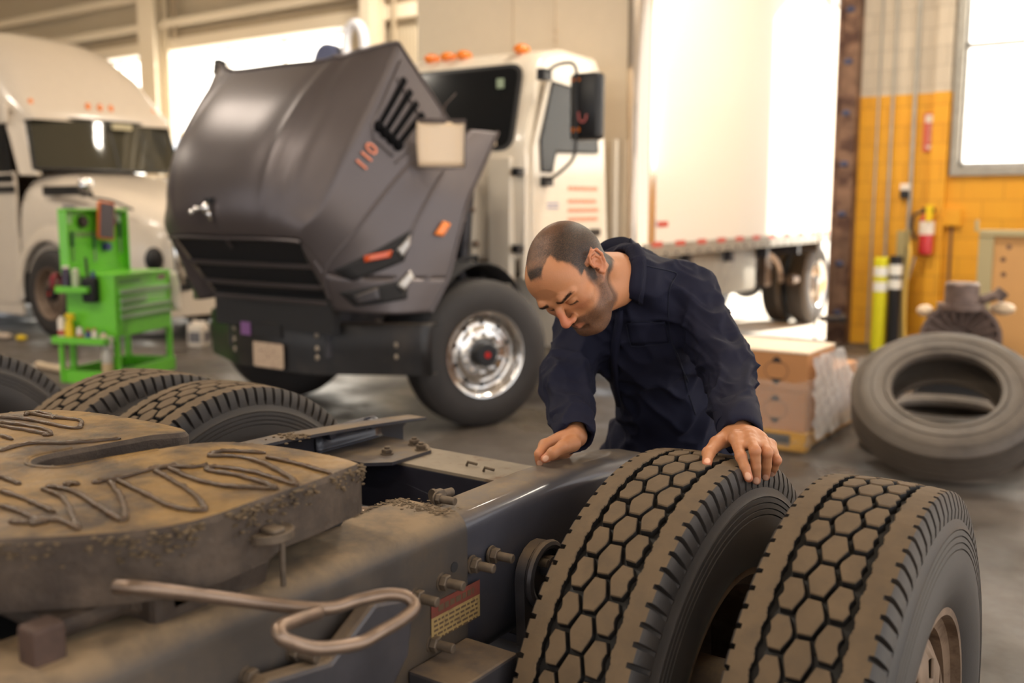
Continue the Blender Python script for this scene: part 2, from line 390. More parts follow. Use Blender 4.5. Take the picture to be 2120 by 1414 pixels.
b = MB(); b.box((-26,Y0-.12,4.24),(-6.9,Y0+.02,4.44)); b.box((-26,Y0-.25,4.62),(-6.9,Y0-.1,4.74)); b.box((-26,Y0-.16,5.15),(-6.9,Y0-.02,5.3)); struct('beam_header', b, M['cream'], bevel=.01)
b = MB(); b.box((-26,Y0-.08,4.44),(-6.9,Y0-.0,4.56)); struct('trim_header', b, M['beige_dk'], smooth=0)
b = MB(); b.box((-11.15,Y0,0),(-6.9,Y1,4.42)); struct('wall_pier', b, M['corr'], smooth=0)
b = MB(); b.box((-6.9,Y0,4.22),(-3.3,Y1,4.42)); struct('trim_door_head', b, M['rust'], smooth=0)
# columns
for i, (x0, x1) in enumerate(((-15.72,-15.28),(-10.42,-10.22))):
    b = MB()
    b.box((x0,Y0-.42,0),(x1,Y0-.38,6)); b.box((x0,Y0-.14,0),(x1,Y0-.1,6)); b.box(((x0+x1)/2-.02,Y0-.4,0),((x0+x1)/2+.02,Y0-.12,6))
    struct('column_%d' % (i+1), b, M['cream'], smooth=0)
b = MB(); b.cyl((-15.0,Y0-.2,4.4),(-15.0,Y0-.2,6),.04); b.tube([(-9.95,Y0-.2,2.5),(-9.95,Y0-.2,6)],.03); tag(b.build('wall_conduit_pipe', M['beige_dk']), kind='structure')
# glazed overhead door panels (pale polycarbonate lit from outside) with mullions
gl = bpy.data.materials.new('frosted_glazing'); gl.use_nodes = True; _n = gl.node_tree; _n.nodes.remove(_n.nodes['Principled BSDF'])
_t = _n.nodes.new('ShaderNodeBsdfTranslucent'); _t.inputs[0].default_value = (.92,.92,.90,1); _g = _n.nodes.new('ShaderNodeBsdfTransparent'); _x = _n.nodes.new('ShaderNodeMixShader'); _x.inputs[0].default_value = .25
_n.links.new(_t.outputs[0], _x.inputs[1]); _n.links.new(_g.outputs[0], _x.inputs[2]); _n.links.new(_x.outputs[0], _n.nodes['Material Output'].inputs[0])
def glazed(name, x0, x1, z0, z1, nx, rows, fr=M['galv'], y=Y0+.08, fw_=.05):
    o = MB()
    for i in range(nx+1):
        x = x0+(x1-x0)*i/nx; o.box((x-fw_/2, y-.03, z0), (x+fw_/2, y+.03, z1))
    for z in rows: o.box((x0, y-.03, z-fw_/2), (x1, y+.03, z+fw_/2))
    f = o.build(name, fr, smooth=0); tag(f, kind='structure')
    g = MB(); g.box((x0, y-.004, z0), (x1, y+.004, z1)); gg = g.build('pane', gl, parent=f, smooth=0); return f
glazed('door_1', -20.8, -15.7, 0, 4.22, 4, (0.03,.85,1.7,2.5,3.35,4.2), M['cream'])
glazed('door_2', -15.3, -11.15, 0, 4.22, 3, (0.03,.85,4.2), M['cream'])
# right window
f = glazed('window_1', -2.25, .9, 1.95, 4.3, 1, (1.97,3.2,4.28), M['steel'], fw_=.04)
b = MB(); b.box((-2.33,Y0-.05,1.86),(.95,Y0+.05,1.95)); b.box((-2.33,Y0-.05,1.86),(-2.25,Y0+.1,4.35)); b.build('window_frame', M['galv'], parent=f, bevel=.006)
# steel door track / jamb with bolts
b = MB(); b.box((-3.5,Y0-.18,0),(-3.3,Y1,6)); b.box((-3.52,Y0-.2,0),(-3.485,Y0-.14,4.6))
j = struct('wall_jamb', b, M['rust'], bevel=.008)
b = MB()
for k in range(9): b.ball((-3.4,Y0-.19,.35+.55*k), .035, 10, sc=(1.4,.5,1))
b.build('bracket_bolts', mat('blue_bolt', srgb(70,74,100), .5, metal=.4), parent=j)
b = MB(); b.cyl((-3.55,Y0-.3,.28),(-3.3,Y0-.3,.30),.035); b.ball((-3.3,Y0-.3,.3),.055); b.cyl((-3.42,Y0-.3,.3),(-3.42,Y0-.18,.3),.02); b.build('jamb_hook', M['grime'], parent=j)
# thin chain hanging at the door edge
b = MB(); b.cyl((-3.62,Y0-.25,0.02),(-3.62,Y0-.25,4.2),.012,seg=8); tag(b.build('door_chain', M['galv']), 'thin steel pull chain hanging at the right edge of the truck doorway', 'chain')
# pilaster and pipes on block wall
b = MB(); b.box((-2.52,Y0-.09,0),(-2.36,Y0,6)); struct('wall_pilaster', b, M['block'], smooth=0, bevel=.01)
for i,(x,r_) in enumerate(((-2.95,.016),(-2.72,.022),(-3.1,.012))):
    b = MB(); b.cyl((x,Y0-.03,0),(x,Y0-.03,5.99),r_,seg=10)
    tag(b.build('conduit_pipe', M['galv']), ['slim grey conduit running up the yellow wall above the twin bollards','thicker grey conduit running down the yellow wall to the extinguisher','thinnest conduit on the yellow wall right beside the rusty door track'][i], 'conduit', 'conduits on the yellow wall')
# left wall, right wall, back wall with open bays, ceiling
b = MB(); b.box((-26.2,-14,0),(-26,Y0,6)); struct('wall_left', b, M['corr'], smooth=0)
b = MB()
for y0,y1 in ((-14,-13.2),(-7.8,-7.3),(-1.2,-.8),(5.2,5.6),(10.9,Y0)): b.box((3.5,y0,0),(3.7,y1,6))
b.box((3.5,-14,4.8),(3.7,Y0,6)); struct('wall_right', b, M['block'], smooth=0)
b = MB()
for x0,x1 in ((-26,-23),(-18,-17),(-12,-11),(-6,-5),(0,.6),(3.3,3.7)): b.box((x0,-14.2,0),(x1,-14,6))
b.box((-26,-14.2,4.6),(3.7,-14,6)); struct('wall_back', b, M['corr'], smooth=0)
b = MB(); b.box((-26.2,-14.2,6),(3.7,Y1,6.15)); struct('ceiling', b, M['beige'], smooth=0)

# ---------------------------------------------------------------- light
w = bpy.data.worlds.new('world'); SC.world = w; w.use_nodes = True
bg = w.node_tree.nodes['Background']; bg.inputs[0].default_value = (.95, .97, 1.0, 1); bg.inputs[1].default_value = SKY
sun = bpy.data.lights.new('sun', 'SUN'); so = bpy.data.objects.new('sun', sun); COL.objects.link(so); sun.energy = SUN; sun.angle = R(1.5); sun.color = (1,.93,.82)
so.rotation_euler = Vector((.34,.87,.52)).to_track_quat('Z','Y').to_euler()
lampm = mat('fill_lamp_diffuser', (1,1,1), .5, emit=(1,.88,.72), estr=14.)
def lamp(i, x, y, e, col, sx=1.2, sy=.35, z=5.6):  # fixture out of view, added to carry the fill light
    L_ = thing('fill_lamp', 'long warm unseen lamp added under the ceiling as fill light', 'lamp', (x,y,z), group='unseen fill lamps added under the ceiling')
    b = MB(); b.box((-sx/2-.04,-sy/2-.04,.0),(sx/2+.04,sy/2+.04,.1)); b.cyl((-.4,0,.1),(-.4,0,.39),.008); b.cyl((.4,0,.1),(.4,0,.39),.008); b.build('housing', M['white'], parent=L_, smooth=0)
    b = MB(); b.box((-sx/2,-sy/2,-.01),(sx/2,sy/2,.0)); b.build('diffuser', lampm, parent=L_, smooth=0)
    l = bpy.data.lights.new('lamp', 'AREA'); l.shape = 'RECTANGLE'; l.size = sx; l.size_y = sy; l.energy = e; l.color = col
    o = bpy.data.objects.new('lamp', l); COL.objects.link(o); o.location = (x, y, z-.03)
    o.parent = None
for i,(x,y,e) in enumerate(FILL_LAMPS): lamp(i, x, y, e, (1,.90,.76))
# ---------------------------------------------------------------- tractor chassis
def tyre_point(th, x, r): return (x, -r*math.sin(th), r*math.cos(th))
def sidewall_profile(W=.121, r0=.465):
    pr = [(W, r0), (W+.004, r0-.012)]
    for rr in (.446,.434,.422,.410):   # moulded rings
        x = W+.006+(.465-rr)*.10
        pr += [(x+.0006, rr+.0016), (x-.0022, rr+.0004), (x-.0022, rr-.0004), (x+.0006, rr-.0016)]
    pr += [(W+.0155,.385),(W+.0165,.365),(W+.013,.335),(W+.003,.306),(W-.008,.292),(W-.012,.285),(W-.022,.281)]
    return pr
def make_treaded_tyre(name, parent):
    NP = 46; RT = .520; RB = .505; W = .121
    b = MB(); seg = 96
    b.grid([[tyre_point(2*PI*k/seg, x, RB-.006*(x/.11)**2) for k in range(seg)] for x in (-.075,-.04,0,.04,.075)], 0, closed=True)
    for s_ in (-1, 1):
        pr = sidewall_profile(W)
        b.grid([[tyre_point(2*PI*k/seg, s_*x, r) for k in range(seg)] for x, r in pr], 1, closed=True)
        # inner liner of the bead so the tyre is closed
        b.grid([[tyre_point(2*PI*k/seg, s_*x, r) for k in range(seg)] for x, r in ((W-.022,.281),(.05,.300))], 1, closed=True)
    o = b.build(name, [M['groove'], M['rubber']], parent, smooth=50)
    # tread: blocks and shoulder ribs in one mesh
    t = MB(); P = 2*PI/NP
    def crown(x): return RT-.006*(x/.11)**2
    cen = [(.0215,0),(.0195,.008),(.0105,.0305),(-.0105,.0305),(-.0195,.008),(-.0215,0),(-.0195,-.008),(-.0105,-.0305),(.0105,-.0305),(.0195,-.008)]
    out = [(.0165,.014),(.0100,.0295),(-.0095,.0295),(-.0195,.007),(-.021,0),(-.0195,-.007),(-.0095,-.0295),(.0100,-.0295),(.0165,-.014),(.0125,-.004),(.0125,.004)]
    def block(cx, th0, poly, fl):
        poly = [(p[0]*fl, p[1]) for p in poly]; n = len(poly); rings = []
        jj = [(1+random.uniform(-.04,.04)) for _ in poly]
        for sc, dr in ((1.13, None), (1.02, -.0025), (.955, 0.)):
            ring = []
            for (px, py), q in zip(poly, jj):
                x = cx+px*sc*q; th = th0+py*sc*q/RT; r = (RB-.007) if dr is None else crown(x)+dr
                ring.append(tyre_point(th, x, r))
            rings.append(ring)
        vs = sum(rings, []); fs = [(j*n+i, j*n+(i+1) % n, (j+1)*n+(i+1) % n, (j+1)*n+i) for j in (0,) for i in range(n)]
        t.add(vs, fs, 0); t.add(rings[1]+rings[2], [(i, (i+1) % n, n+(i+1) % n, n+i) for i in range(n)], 1)
        c = tyre_point(th0+sum(p[1] for p in poly)/n/RT, cx+sum(p[0] for p in poly)/n, crown(cx)+.0004)
        t.add(rings[2]+[c], [(i, (i+1) % n, n) for i in range(n)], 1)
    for k in range(NP):
        block(0, k*P, cen, 1); block(.0400, (k+.5)*P, out, 1); block(-.0400, (k+.5)*P, out, -1)
        # small stone ejector in the groove
        for s_ in (-1, 1):
            th = (k+.25)*P; x0 = s_*.0205
            t.add([tyre_point(th-.006, x0-.003, RB-.004), tyre_point(th+.006, x0-.003, RB-.004), tyre_point(th+.006, x0+.003, RB-.004), tyre_point(th-.006, x0+.003, RB-.004), tyre_point(th, x0, RB+.004)], [(0,1,4),(1,2,4),(2,3,4),(3,0,4)], 2)
    for s_ in (-1, 1):
        rows = []; per = NP*2
        for k in range(per):
            jit = random.uniform(-.0012, .0012)
            for fr in (0, .12, .25, .40, .55, .68, .71, .84, .96, .99):
                th = (k+fr)*2*PI/per; xi = .0690-.0042*abs(math.sin(PI*(k+fr)))+(.0016 if (fr in (.25,.71)) else 0)+jit*.5; slot = .70 < fr < .97
                if slot: pr = [(xi, RB-.006), (xi, crown(xi)-.002), (xi+.0015, crown(xi)), (.085, crown(.085)), (.0985+jit*2, crown(.098)), (.0990, RT-.016), (.1040, RT-.026), (.1100, RT-.040), (W-.001, .4652)]
                else: pr = [(xi, RB-.006), (xi, crown(xi)-.002), (xi+.0015, crown(xi)), (.085, crown(.085)), (.107, crown(.107)), (.1115, RT-.0105), (.1165, RT-.024), (.1205, RT-.038), (W, .465)]
                rows.append([tyre_point(th, s_*x, r) for x, r in pr])
        rows.append(rows[0]); m = len(rows[0]); base = len(t.v); vs = [p for r_ in rows for p in r_]
        tv = []; 
        n0 = len(t.v); t.add(vs, [], 0)
        for j in range(len(rows)-1):
            for i in range(m-1):
                mi = 1 if i in (1,2,3) else (0 if i == 0 else 2)
                t.f.append(tuple(n0+q for q in (j*m+i, j*m+i+1, (j+1)*m+i+1, (j+1)*m+i))); t.m.append(mi)
    tr = t.build('tread', [M['groove'], M['tread'], M['rubber']], o, smooth=32)
    return o
def rim_mesh(outward=1, R_=.285, dish=.0, mi=0, holes=10, hr=.03):
    b = MB(); o = outward
    return b
M['steelrim'] = mat('dusty_steel_wheel', srgb(118,98,80), .6, metal=.3, var=.25, vscale=8, col2=srgb(86,66,50), c2scale=6)
def make_rim(parent, disc_x):
    b = MB(); seg = 64
    def ring(x, r): return [tyre_point(2*PI*k/seg, x, r) for k in range(seg)]
    b.grid([ring(x, r) for x, r in ((-.112,.297),(-.116,.297),(-.116,.288),(-.098,.283),(-.09,.262),(-.03,.258),(.03,.258),(.09,.262),(.098,.283),(.116,.288),(.116,.297),(.112,.297),(.1,.288))], 0, closed=True)
    # disc with hand holes: built as annulus of sectors
    s_ = 1 if disc_x > 0 else -1; NH = 10; rows = []
    prof = [(disc_x-s_*.05,.257),(disc_x-s_*.02,.235),(disc_x,.20),(disc_x+s_*.004,.165),(disc_x+s_*.002,.15),(disc_x,.12),(disc_x,.02)]
    segs = NH*8
    for x, r in prof: rows.append([tyre_point(2*PI*k/segs, x, r) for k in range(segs)])
    n0 = len(b.v); b.add([p for r_ in rows for p in r_], [])
    for j in range(len(rows)-1):
        for k in range(segs):
            if j in (2,) and k % 8 in (2,3,4): continue
            k2 = (k+1) % segs; b.f.append((n0+j*segs+k, n0+j*segs+k2, n0+(j+1)*segs+k2, n0+(j+1)*segs+k)); b.m.append(0)
    o = b.build('rim', M['steelrim'], parent, smooth=40, recalc=False)
    sd = o.modifiers.new('t', 'SOLIDIFY'); sd.thickness = .008; sd.offset = 0
    return o
ch = thing('tractor_chassis', 'dusty bare tractor unit frame with fifth wheel and rear dual tyres filling the foreground', 'truck chassis', (-1.58, 1.83, 0))
def part(mb, name, m, parent=None, **k):  # world-coordinate mesh under the chassis
    mb.v = [(x+1.58, y-1.83, z) for x, y, z in mb.v]; return mb.build(name, m, parent or ch, **k)
# -------- frame rails: C channel with rounded outer corner. profile across, extruded along y with tapered tail
def rail(xo, s_, y_list, tops, botts, t=.008, fl=.1, name='frame_rail', m=None):
    # xo outer face x, s_=+1 the outer face looks to +x ; flanges run inward
    rows = []
    for y, zt, zb in zip(y_list, tops, botts):
        pr = []; r_ = .040
        pr.append((fl, zt-t)); pr.append((fl, zt))
        for k in range(7): a = R(90*k/6); pr.append((r_-r_*math.sin(a), zt-r_+r_*math.cos(a)))
        for k in range(7): a = R(90*k/6); pr.append((r_-r_*math.cos(a), zb+r_-r_*math.sin(a)))
        pr += [(fl, zb), (fl, zb+t), (r_, zb+t), (t, zb+r_), (t, zt-r_), (r_, zt-t)]
        rows.append([(xo-s_*q[0], y, q[1]) for q in pr])
    b = MB(); b.grid(rows, 0, closed=True); n = len(rows[0])
    b.add(rows[0], [tuple(range(n))]); b.add(rows[-1], [tuple(range(n))])
    return part(b, name, m or M['railblue'], smooth=50)
ys = [-1.6,-.4,.6,1.42,1.75,1.95,2.12,2.2,2.24]
rail(-1.108, 1, ys, [.97,.97,.97,.97,.972,.963,.945,.93,.915], [.67,.67,.67,.67,.67,.70,.80,.87,.895])
rail(-1.968, -1, [-1.6,-.4,.6,1.42,1.70,1.95,2.12,2.2,2.225], [.97,.97,.97,.97,.966,.95,.937,.93,.927], [.67,.67,.67,.67,.67,.69,.74,.76,.78])
# reinforcing liner channel over the front of the near rail
rail(-1.100, 1, [-1.6,-.4,.6,1.40,1.425], [.982,.982,.982,.982,.981], [.66,.66,.66,.66,.661], fl=.165, t=.009, name='frame_liner', m=M['railbrown'])
# caked dirt along the liner end and on the far rail bend
b = MB()
for k in range(160):
    x = random.uniform(-1.265,-1.12); y = 1.40+random.gauss(0,.014); b.ball((x,y,.983), random.uniform(.001,.0030), 6, sc=(1.5,1.5,.35))
for k in range(120):
    b.ball((-1.262+random.gauss(0,.005), random.uniform(1.25,1.40), .984), random.uniform(.001,.0030), 6, sc=(1.5,1.5,.35))
for k in range(60): b.ball((-1.87+random.gauss(0,.02), 1.70+random.gauss(0,.022), .968), random.uniform(.002,.005), 6, sc=(1.3,1.3,.6))
tag(part(b, 'caked_dirt', M['dirt']), kind='stuff')
# -------- rear crossmember and gussets
b = MB(); b.box((-1.955,1.95,.70),(-1.12,1.958,.862)); b.box((-1.955,1.95,.692),(-1.12,2.10,.70)); b.box((-1.955,1.70,.60),(-1.12,1.95,.62)); part(b, 'crossmember_web', mat('dark_blue_web', srgb(44,44,56), .5, metal=.2, var=.2, vscale=7), smooth=0, bevel=.002)
b = MB(); b.box((-1.955,1.95,.862),(-1.20,2.12,.87)); 
for x, y in ((-1.30,2.0),(-1.30,2.03),(-1.35,2.07),(-1.36,2.02),(-1.41,2.05),(-1.28,2.08)): b.cyl((x,y,.8702),(x,y,.8712),.004,seg=8,mi=1)
for x, y in ((-1.56,2.02),(-1.49,2.0)): b.tube([(x,y,.871),(x+.004,y,.882),(x+.03,y+.006,.878)],.004,seg=6,mi=2)
part(b, 'crossmember', [mat('dusty_flange', srgb(138,126,110), .75, var=.15, vscale=9, col2=srgb(110,86,66), c2scale=12, c2lo=.56, c2hi=.7), M['blackm'], M['boltm']], smooth=0, bevel=.002)
def gusset(x0, s_, y0, y1):
    b = MB(); z = .871
    pts = [(x0,y0),(x0+s_*.18,y0+.0),(x0+s_*.235,y0+.05),(x0+s_*.235,y1-.05),(x0+s_*.18,y1),(x0,y1)]
    b.prism(pts, z, z+.009)
    rr = [[(x0+s_*.014,y,z+.009),(x0+s_*.004,y,z+.012),(x0+s_*.001,y,z+.02),(x0+s_*.001,y,z+.075 if y0+.02<y<y1-.02 else z+.055)] for y in (y0+.0,y0+.03,y1-.03,y1)]
    b.grid(rr); o = part(b, 'gusset_plate', M['railblue'], smooth=30); sd = o.modifiers.new('t','SOLIDIFY'); sd.thickness = .004; return o
g = gusset(-1.957, 1, 1.86, 2.12)
def bolts(name, items, m, par=None, r=.014, h=.014, shank=0., rs=None):
    for p, d in items:
        b = MB(); b.hexbolt(p, d, r, h, shank, rs); part(b, name, m, par)
bolts('bolt', [((-1.79,1.965,.88),(0,0,1)),((-1.745,2.055,.88),(0,0,1)),((-1.80,2.09,.88),(0,0,1))], M['boltm'], r=.015, h=.012, shank=.010, rs=.008)
bolts('bolt', [((-1.953,1.90,.928),(1,0,0)),((-1.953,2.06,.928),(1,0,0))], M['boltblue'], r=.016, h=.02)
bolts('bolt', [((-1.958,1.66,.90),(1,0,0)),((-1.958,1.76,.86),(1,0,0)),((-1.958,1.55,.88),(1,0,0))], M['boltblue'], r=.015, h=.018)
for hx, y, z, hr_ in ((-1.9595,1.58,.885,.009),(-1.9595,1.62,.885,.009),(-1.100,1.384,.888,.010)):
    b = MB(); b.cyl((hx,y,z),(hx+.0015,y,z),hr_,seg=14); part(b, 'frame_hole', M['blackm'])
# second lower crossmember, torque tube, air lines between the rails
b = MB(); b.box((-1.955,1.62,.70),(-1.12,1.80,.71)); b.box((-1.955,1.62,.71),(-1.12,1.628,.80)); b.box((-1.955,1.0,.70),(-1.12,1.22,.71)); b.box((-1.955,1.0,.71),(-1.12,1.01,.86)); part(b, 'lower_crossmember', M['grime'], smooth=0, bevel=.003)
b = MB(); b.cyl((-1.95,1.20,.885),(-1.15,1.49,.945),.020,seg=18); part(b, 'cross_tube', M['rod'])
b = MB(); b.cyl((-1.95,1.83,.50),(-1.2,1.83,.50),.07); b.cyl((-2.0,1.83,.50),(-1.16,1.83,.50),.06); b.ball((-1.58,1.83,.52),.21,24,sc=(.9,1,1)); b.cyl((-2.2,1.83,.52),(-.95,1.83,.52),.065); part(b, 'axle_housing', M['grime'])
b = MB()
for k, (dx, zz) in enumerate(((0,.80),(.05,.78),(-.04,.82))): b.tube(catmull([(-1.93,1.2+dx,zz),(-1.8,1.45+dx,zz+.06),(-1.6,1.62+dx,zz+.05),(-1.45,1.75+dx,zz),(-1.38,1.95,.74)],6), .009, seg=8)
part(b, 'air_line', M['blackm'])
b = MB(); b.hexbolt((-1.225,1.475,.978),(0.25,.97,.02),.013,.02,.03,.009); b.hexbolt((-1.20,1.455,.984),(.95,.1,.0),.011,.01,.035,.008); part(b, 'bolt', M['boltm'])
# bolts sticking out of the near web, two holes and hanger disc
bl = [(1.628,.829,.035),(1.504,.876,.05),(1.442,.875,.05),(1.349,.871,.04),(1.275,.866,.035),(1.18,.86,.03),(.99,.875,.03),(.90,.87,.03),(1.319,.764,.05),(1.36,.705,.05),(1.30,.69,.03),(1.02,.80,.035),(.93,.79,.035)]
bolts('bolt', [((-1.104,y,z),(1,.12,-.02)) for y,z,sh in bl], M['boltm'], r=.015, h=.014, shank=.036, rs=.009)
def ring_outline(n, ry, rz, y, z, a0=0, a1=360): return [(y+ry*math.cos(R(a0+(a1-a0)*k/n)), z+rz*math.sin(R(a0+(a1-a0)*k/n))) for k in range(n+1)]
b = MB()
pts = [(1.585,.66)]+[(1.645+.068*math.cos(R(a)), .80+.068*math.sin(R(a))) for a in range(180,-1,-20)]+[(1.80,.60),(1.66,.60)]
b.prism(pts, -1.098, -1.075, 0); b.tube([(-1.066,1.645+.062*math.cos(R(a)),.80+.062*math.sin(R(a))) for a in range(235,-20,-15)],.010,seg=8); b.cyl((-1.09,1.655,.815),(-1.03,1.655,.815),.013); b.cyl((-1.075,1.655,.815),(-1.055,1.655,.815),.022); b.cyl((-1.09,1.65,.76),(-1.06,1.65,.76),.02)
part(b, 'brake_bracket', M['grime'])
# suspension hanger, spring and dirt-covered housings low between frame and tyres
b = MB(); b.box((-1.10,.72,.45),(-.96,.98,.80)); b.box((-1.10,1.25,.40),(-.98,1.42,.74)); b.rbox((-1.08,.60,.30),(-1.0,3.0-.9,.42),.02,axis=1); part(b, 'suspension_hanger', M['grime'], smooth=0, bevel=.012)
b = MB(); b.cyl((-1.05,1.55,.36),(-1.05,1.55,.62),.075,seg=24,cham=.02); b.cyl((-1.05,1.55,.62),(-1.05,1.55,.66),.03); part(b, 'air_spring', M['rubber2'])
# decal on the web, red band above yellow text panel
dm_y = mat('yellow_decal', srgb(150,126,82), .55, var=.12, vscale=20, col2=srgb(96,78,56), c2scale=26, c2lo=.52, c2hi=.66); dm_r = mat('red_decal', srgb(112,56,46), .6, var=.2, vscale=20, col2=srgb(80,60,48), c2scale=22, c2lo=.5, c2hi=.7)
b = MB(); X = -1.0985; b.box((X,1.315,.768),(X+.001,1.460,.812),0); b.box((X,1.315,.812),(X+.001,1.460,.840),1)
dk = part(b, 'warning_decal', [dm_y, dm_r], smooth=0)
b = MB()
for z, h, y0, y1, lo, hi in [(.8275,.008,1.335,1.44,.010,.016)]+[(.805-.0088*i_, .0028, 1.322, 1.452, .005, .016) for i_ in range(5)]:
    y = y0
    while y < y1:
        w_ = random.uniform(lo, hi); b.box((X+.001, y, z-h), (X+.0014, min(y+w_, y1), z+h*.4)); y += w_+.004
part(b, 'decal_print', mat('decal_ink', srgb(88,70,52), .6), dk, smooth=0).parent = dk
# -------- wheels
t0 = make_treaded_tyre('tyre', ch); t0.location = (-.84+1.58, 0, .52)
make_rim(t0, -.10)
def dup(o, parent=None, loc=None, rot=None):
    c = o.copy(); COL.objects.link(c); c.parent = parent
    if loc is not None: c.location = loc
    if rot is not None: c.rotation_euler = rot
    for k in [x for x in o.children]: dup(k, c)
    return c
for x, a in ((-.472,180),(-2.325,0),(-2.70,180)): dup(t0, ch, (x+1.58, 0, .52), (R(37 if a else 11), 0, R(a)))
b = MB(); b.cyl((-2.9,1.83,.52),(-.28,1.83,.52),.10,seg=32,cham=.01); b.cyl((-.30,1.83,.52),(-.27,1.83,.52),.14,seg=32); part(b, 'hub', M['grime'])
b = MB()
# -------- fifth wheel plate
ZT = 1.12
near = [(-1.565,.50),(-1.42,.52),(-1.30,.60),(-1.20,.69),(-1.128,.78),(-1.110,.86),(-1.118,.96),(-1.124,1.08),(-1.148,1.185),(-1.17,1.21),(-1.24,1.222),(-1.36,1.215),(-1.455,1.18),(-1.492,1.13),(-1.512,1.06),(-1.530,.97),(-1.538,.91),(-1.555,.883),(-1.585,.875),(-1.615,.89),(-1.628,.925),(-1.620,1.0),(-1.612,1.06),(-1.606,1.11),(-1.585,1.16),(-1.60,1.19),(-1.66,1.205),(-1.76,1.205),(-1.90,1.19),(-1.99,1.15),(-2.04,1.08),(-2.05,.96),(-2.045,.84),(-2.02,.75),(-1.93,.66),(-1.83,.58),(-1.70,.52)]
out_ = catmull([(x,y,0) for x,y in near], 4, closed=True); out_ = [(p.x,p.y) for p in out_]
def slope(x, y):  # ramps fall towards the rear tips
    return -.10*max(0, y-1.12)**1.2 if y > 1.12 else 0
def plate():
    n = len(out_); import mathutils.geometry as G_
    cx, cy = -1.58, .80
    b = MB(); tops, mid, low = [], [], []
    for i, (x, y) in enumerate(out_):
        a = out_[i-1]; c = out_[(i+1) % n]; tx, ty = c[0]-a[0], c[1]-a[1]; l = math.hypot(tx, ty); nx, ny = ty/l, -tx/l
        if 0: pass
        z = ZT+slope(x, y); tops.append((x-nx*.006, y-ny*.006, z)); mid.append((x, y, z-.008))
        slot = -1.64 < x < -1.475 and .86 < y < 1.17
        dz = .06 if slot else (.098 if y < .98 else .085)
        low.append((x, y, z-dz))
    area = sum(out_[i][0]*out_[(i+1) % n][1]-out_[(i+1) % n][0]*out_[i][1] for i in range(n))
    if area < 0: tops = [(2*q[0]-t_[0], 2*q[1]-t_[1], t_[2]) for q, t_ in zip(out_, tops)]
    tri = G_.tessellate_polygon([[Vector((p[0], p[1], 0)) for p in tops]])
    b.add(tops, [tuple(t_) for t_ in tri], 0)
    b.grid([tops, mid, low], 1, closed=True); b.add(low, [tuple(t_) for t_ in tri], 1)
    return b
M['fwtop'] = mat('greased_plate_top', srgb(134,104,58), .48, metal=.1, var=.22, vscale=9, bump=.0014, bscale=70, col2=srgb(62,48,36), c2scale=6, c2lo=.44, c2hi=.62, rvar=.18)
M['fwside'] = mat('grimy_plate_side', srgb(74,62,52), .68, var=.35, vscale=14, bump=.005, bscale=38, col2=srgb(48,38,32), c2scale=9, c2lo=.4, c2hi=.65)
M['grease'] = mat('dark_grease', srgb(70,50,30), .16, var=.4, vscale=60, bump=.0015, bscale=160, spec=.6)
pl = plate(); fw_ = part(pl, 'fifth_wheel_plate', [M['fwtop'], M['fwside']], smooth=30)
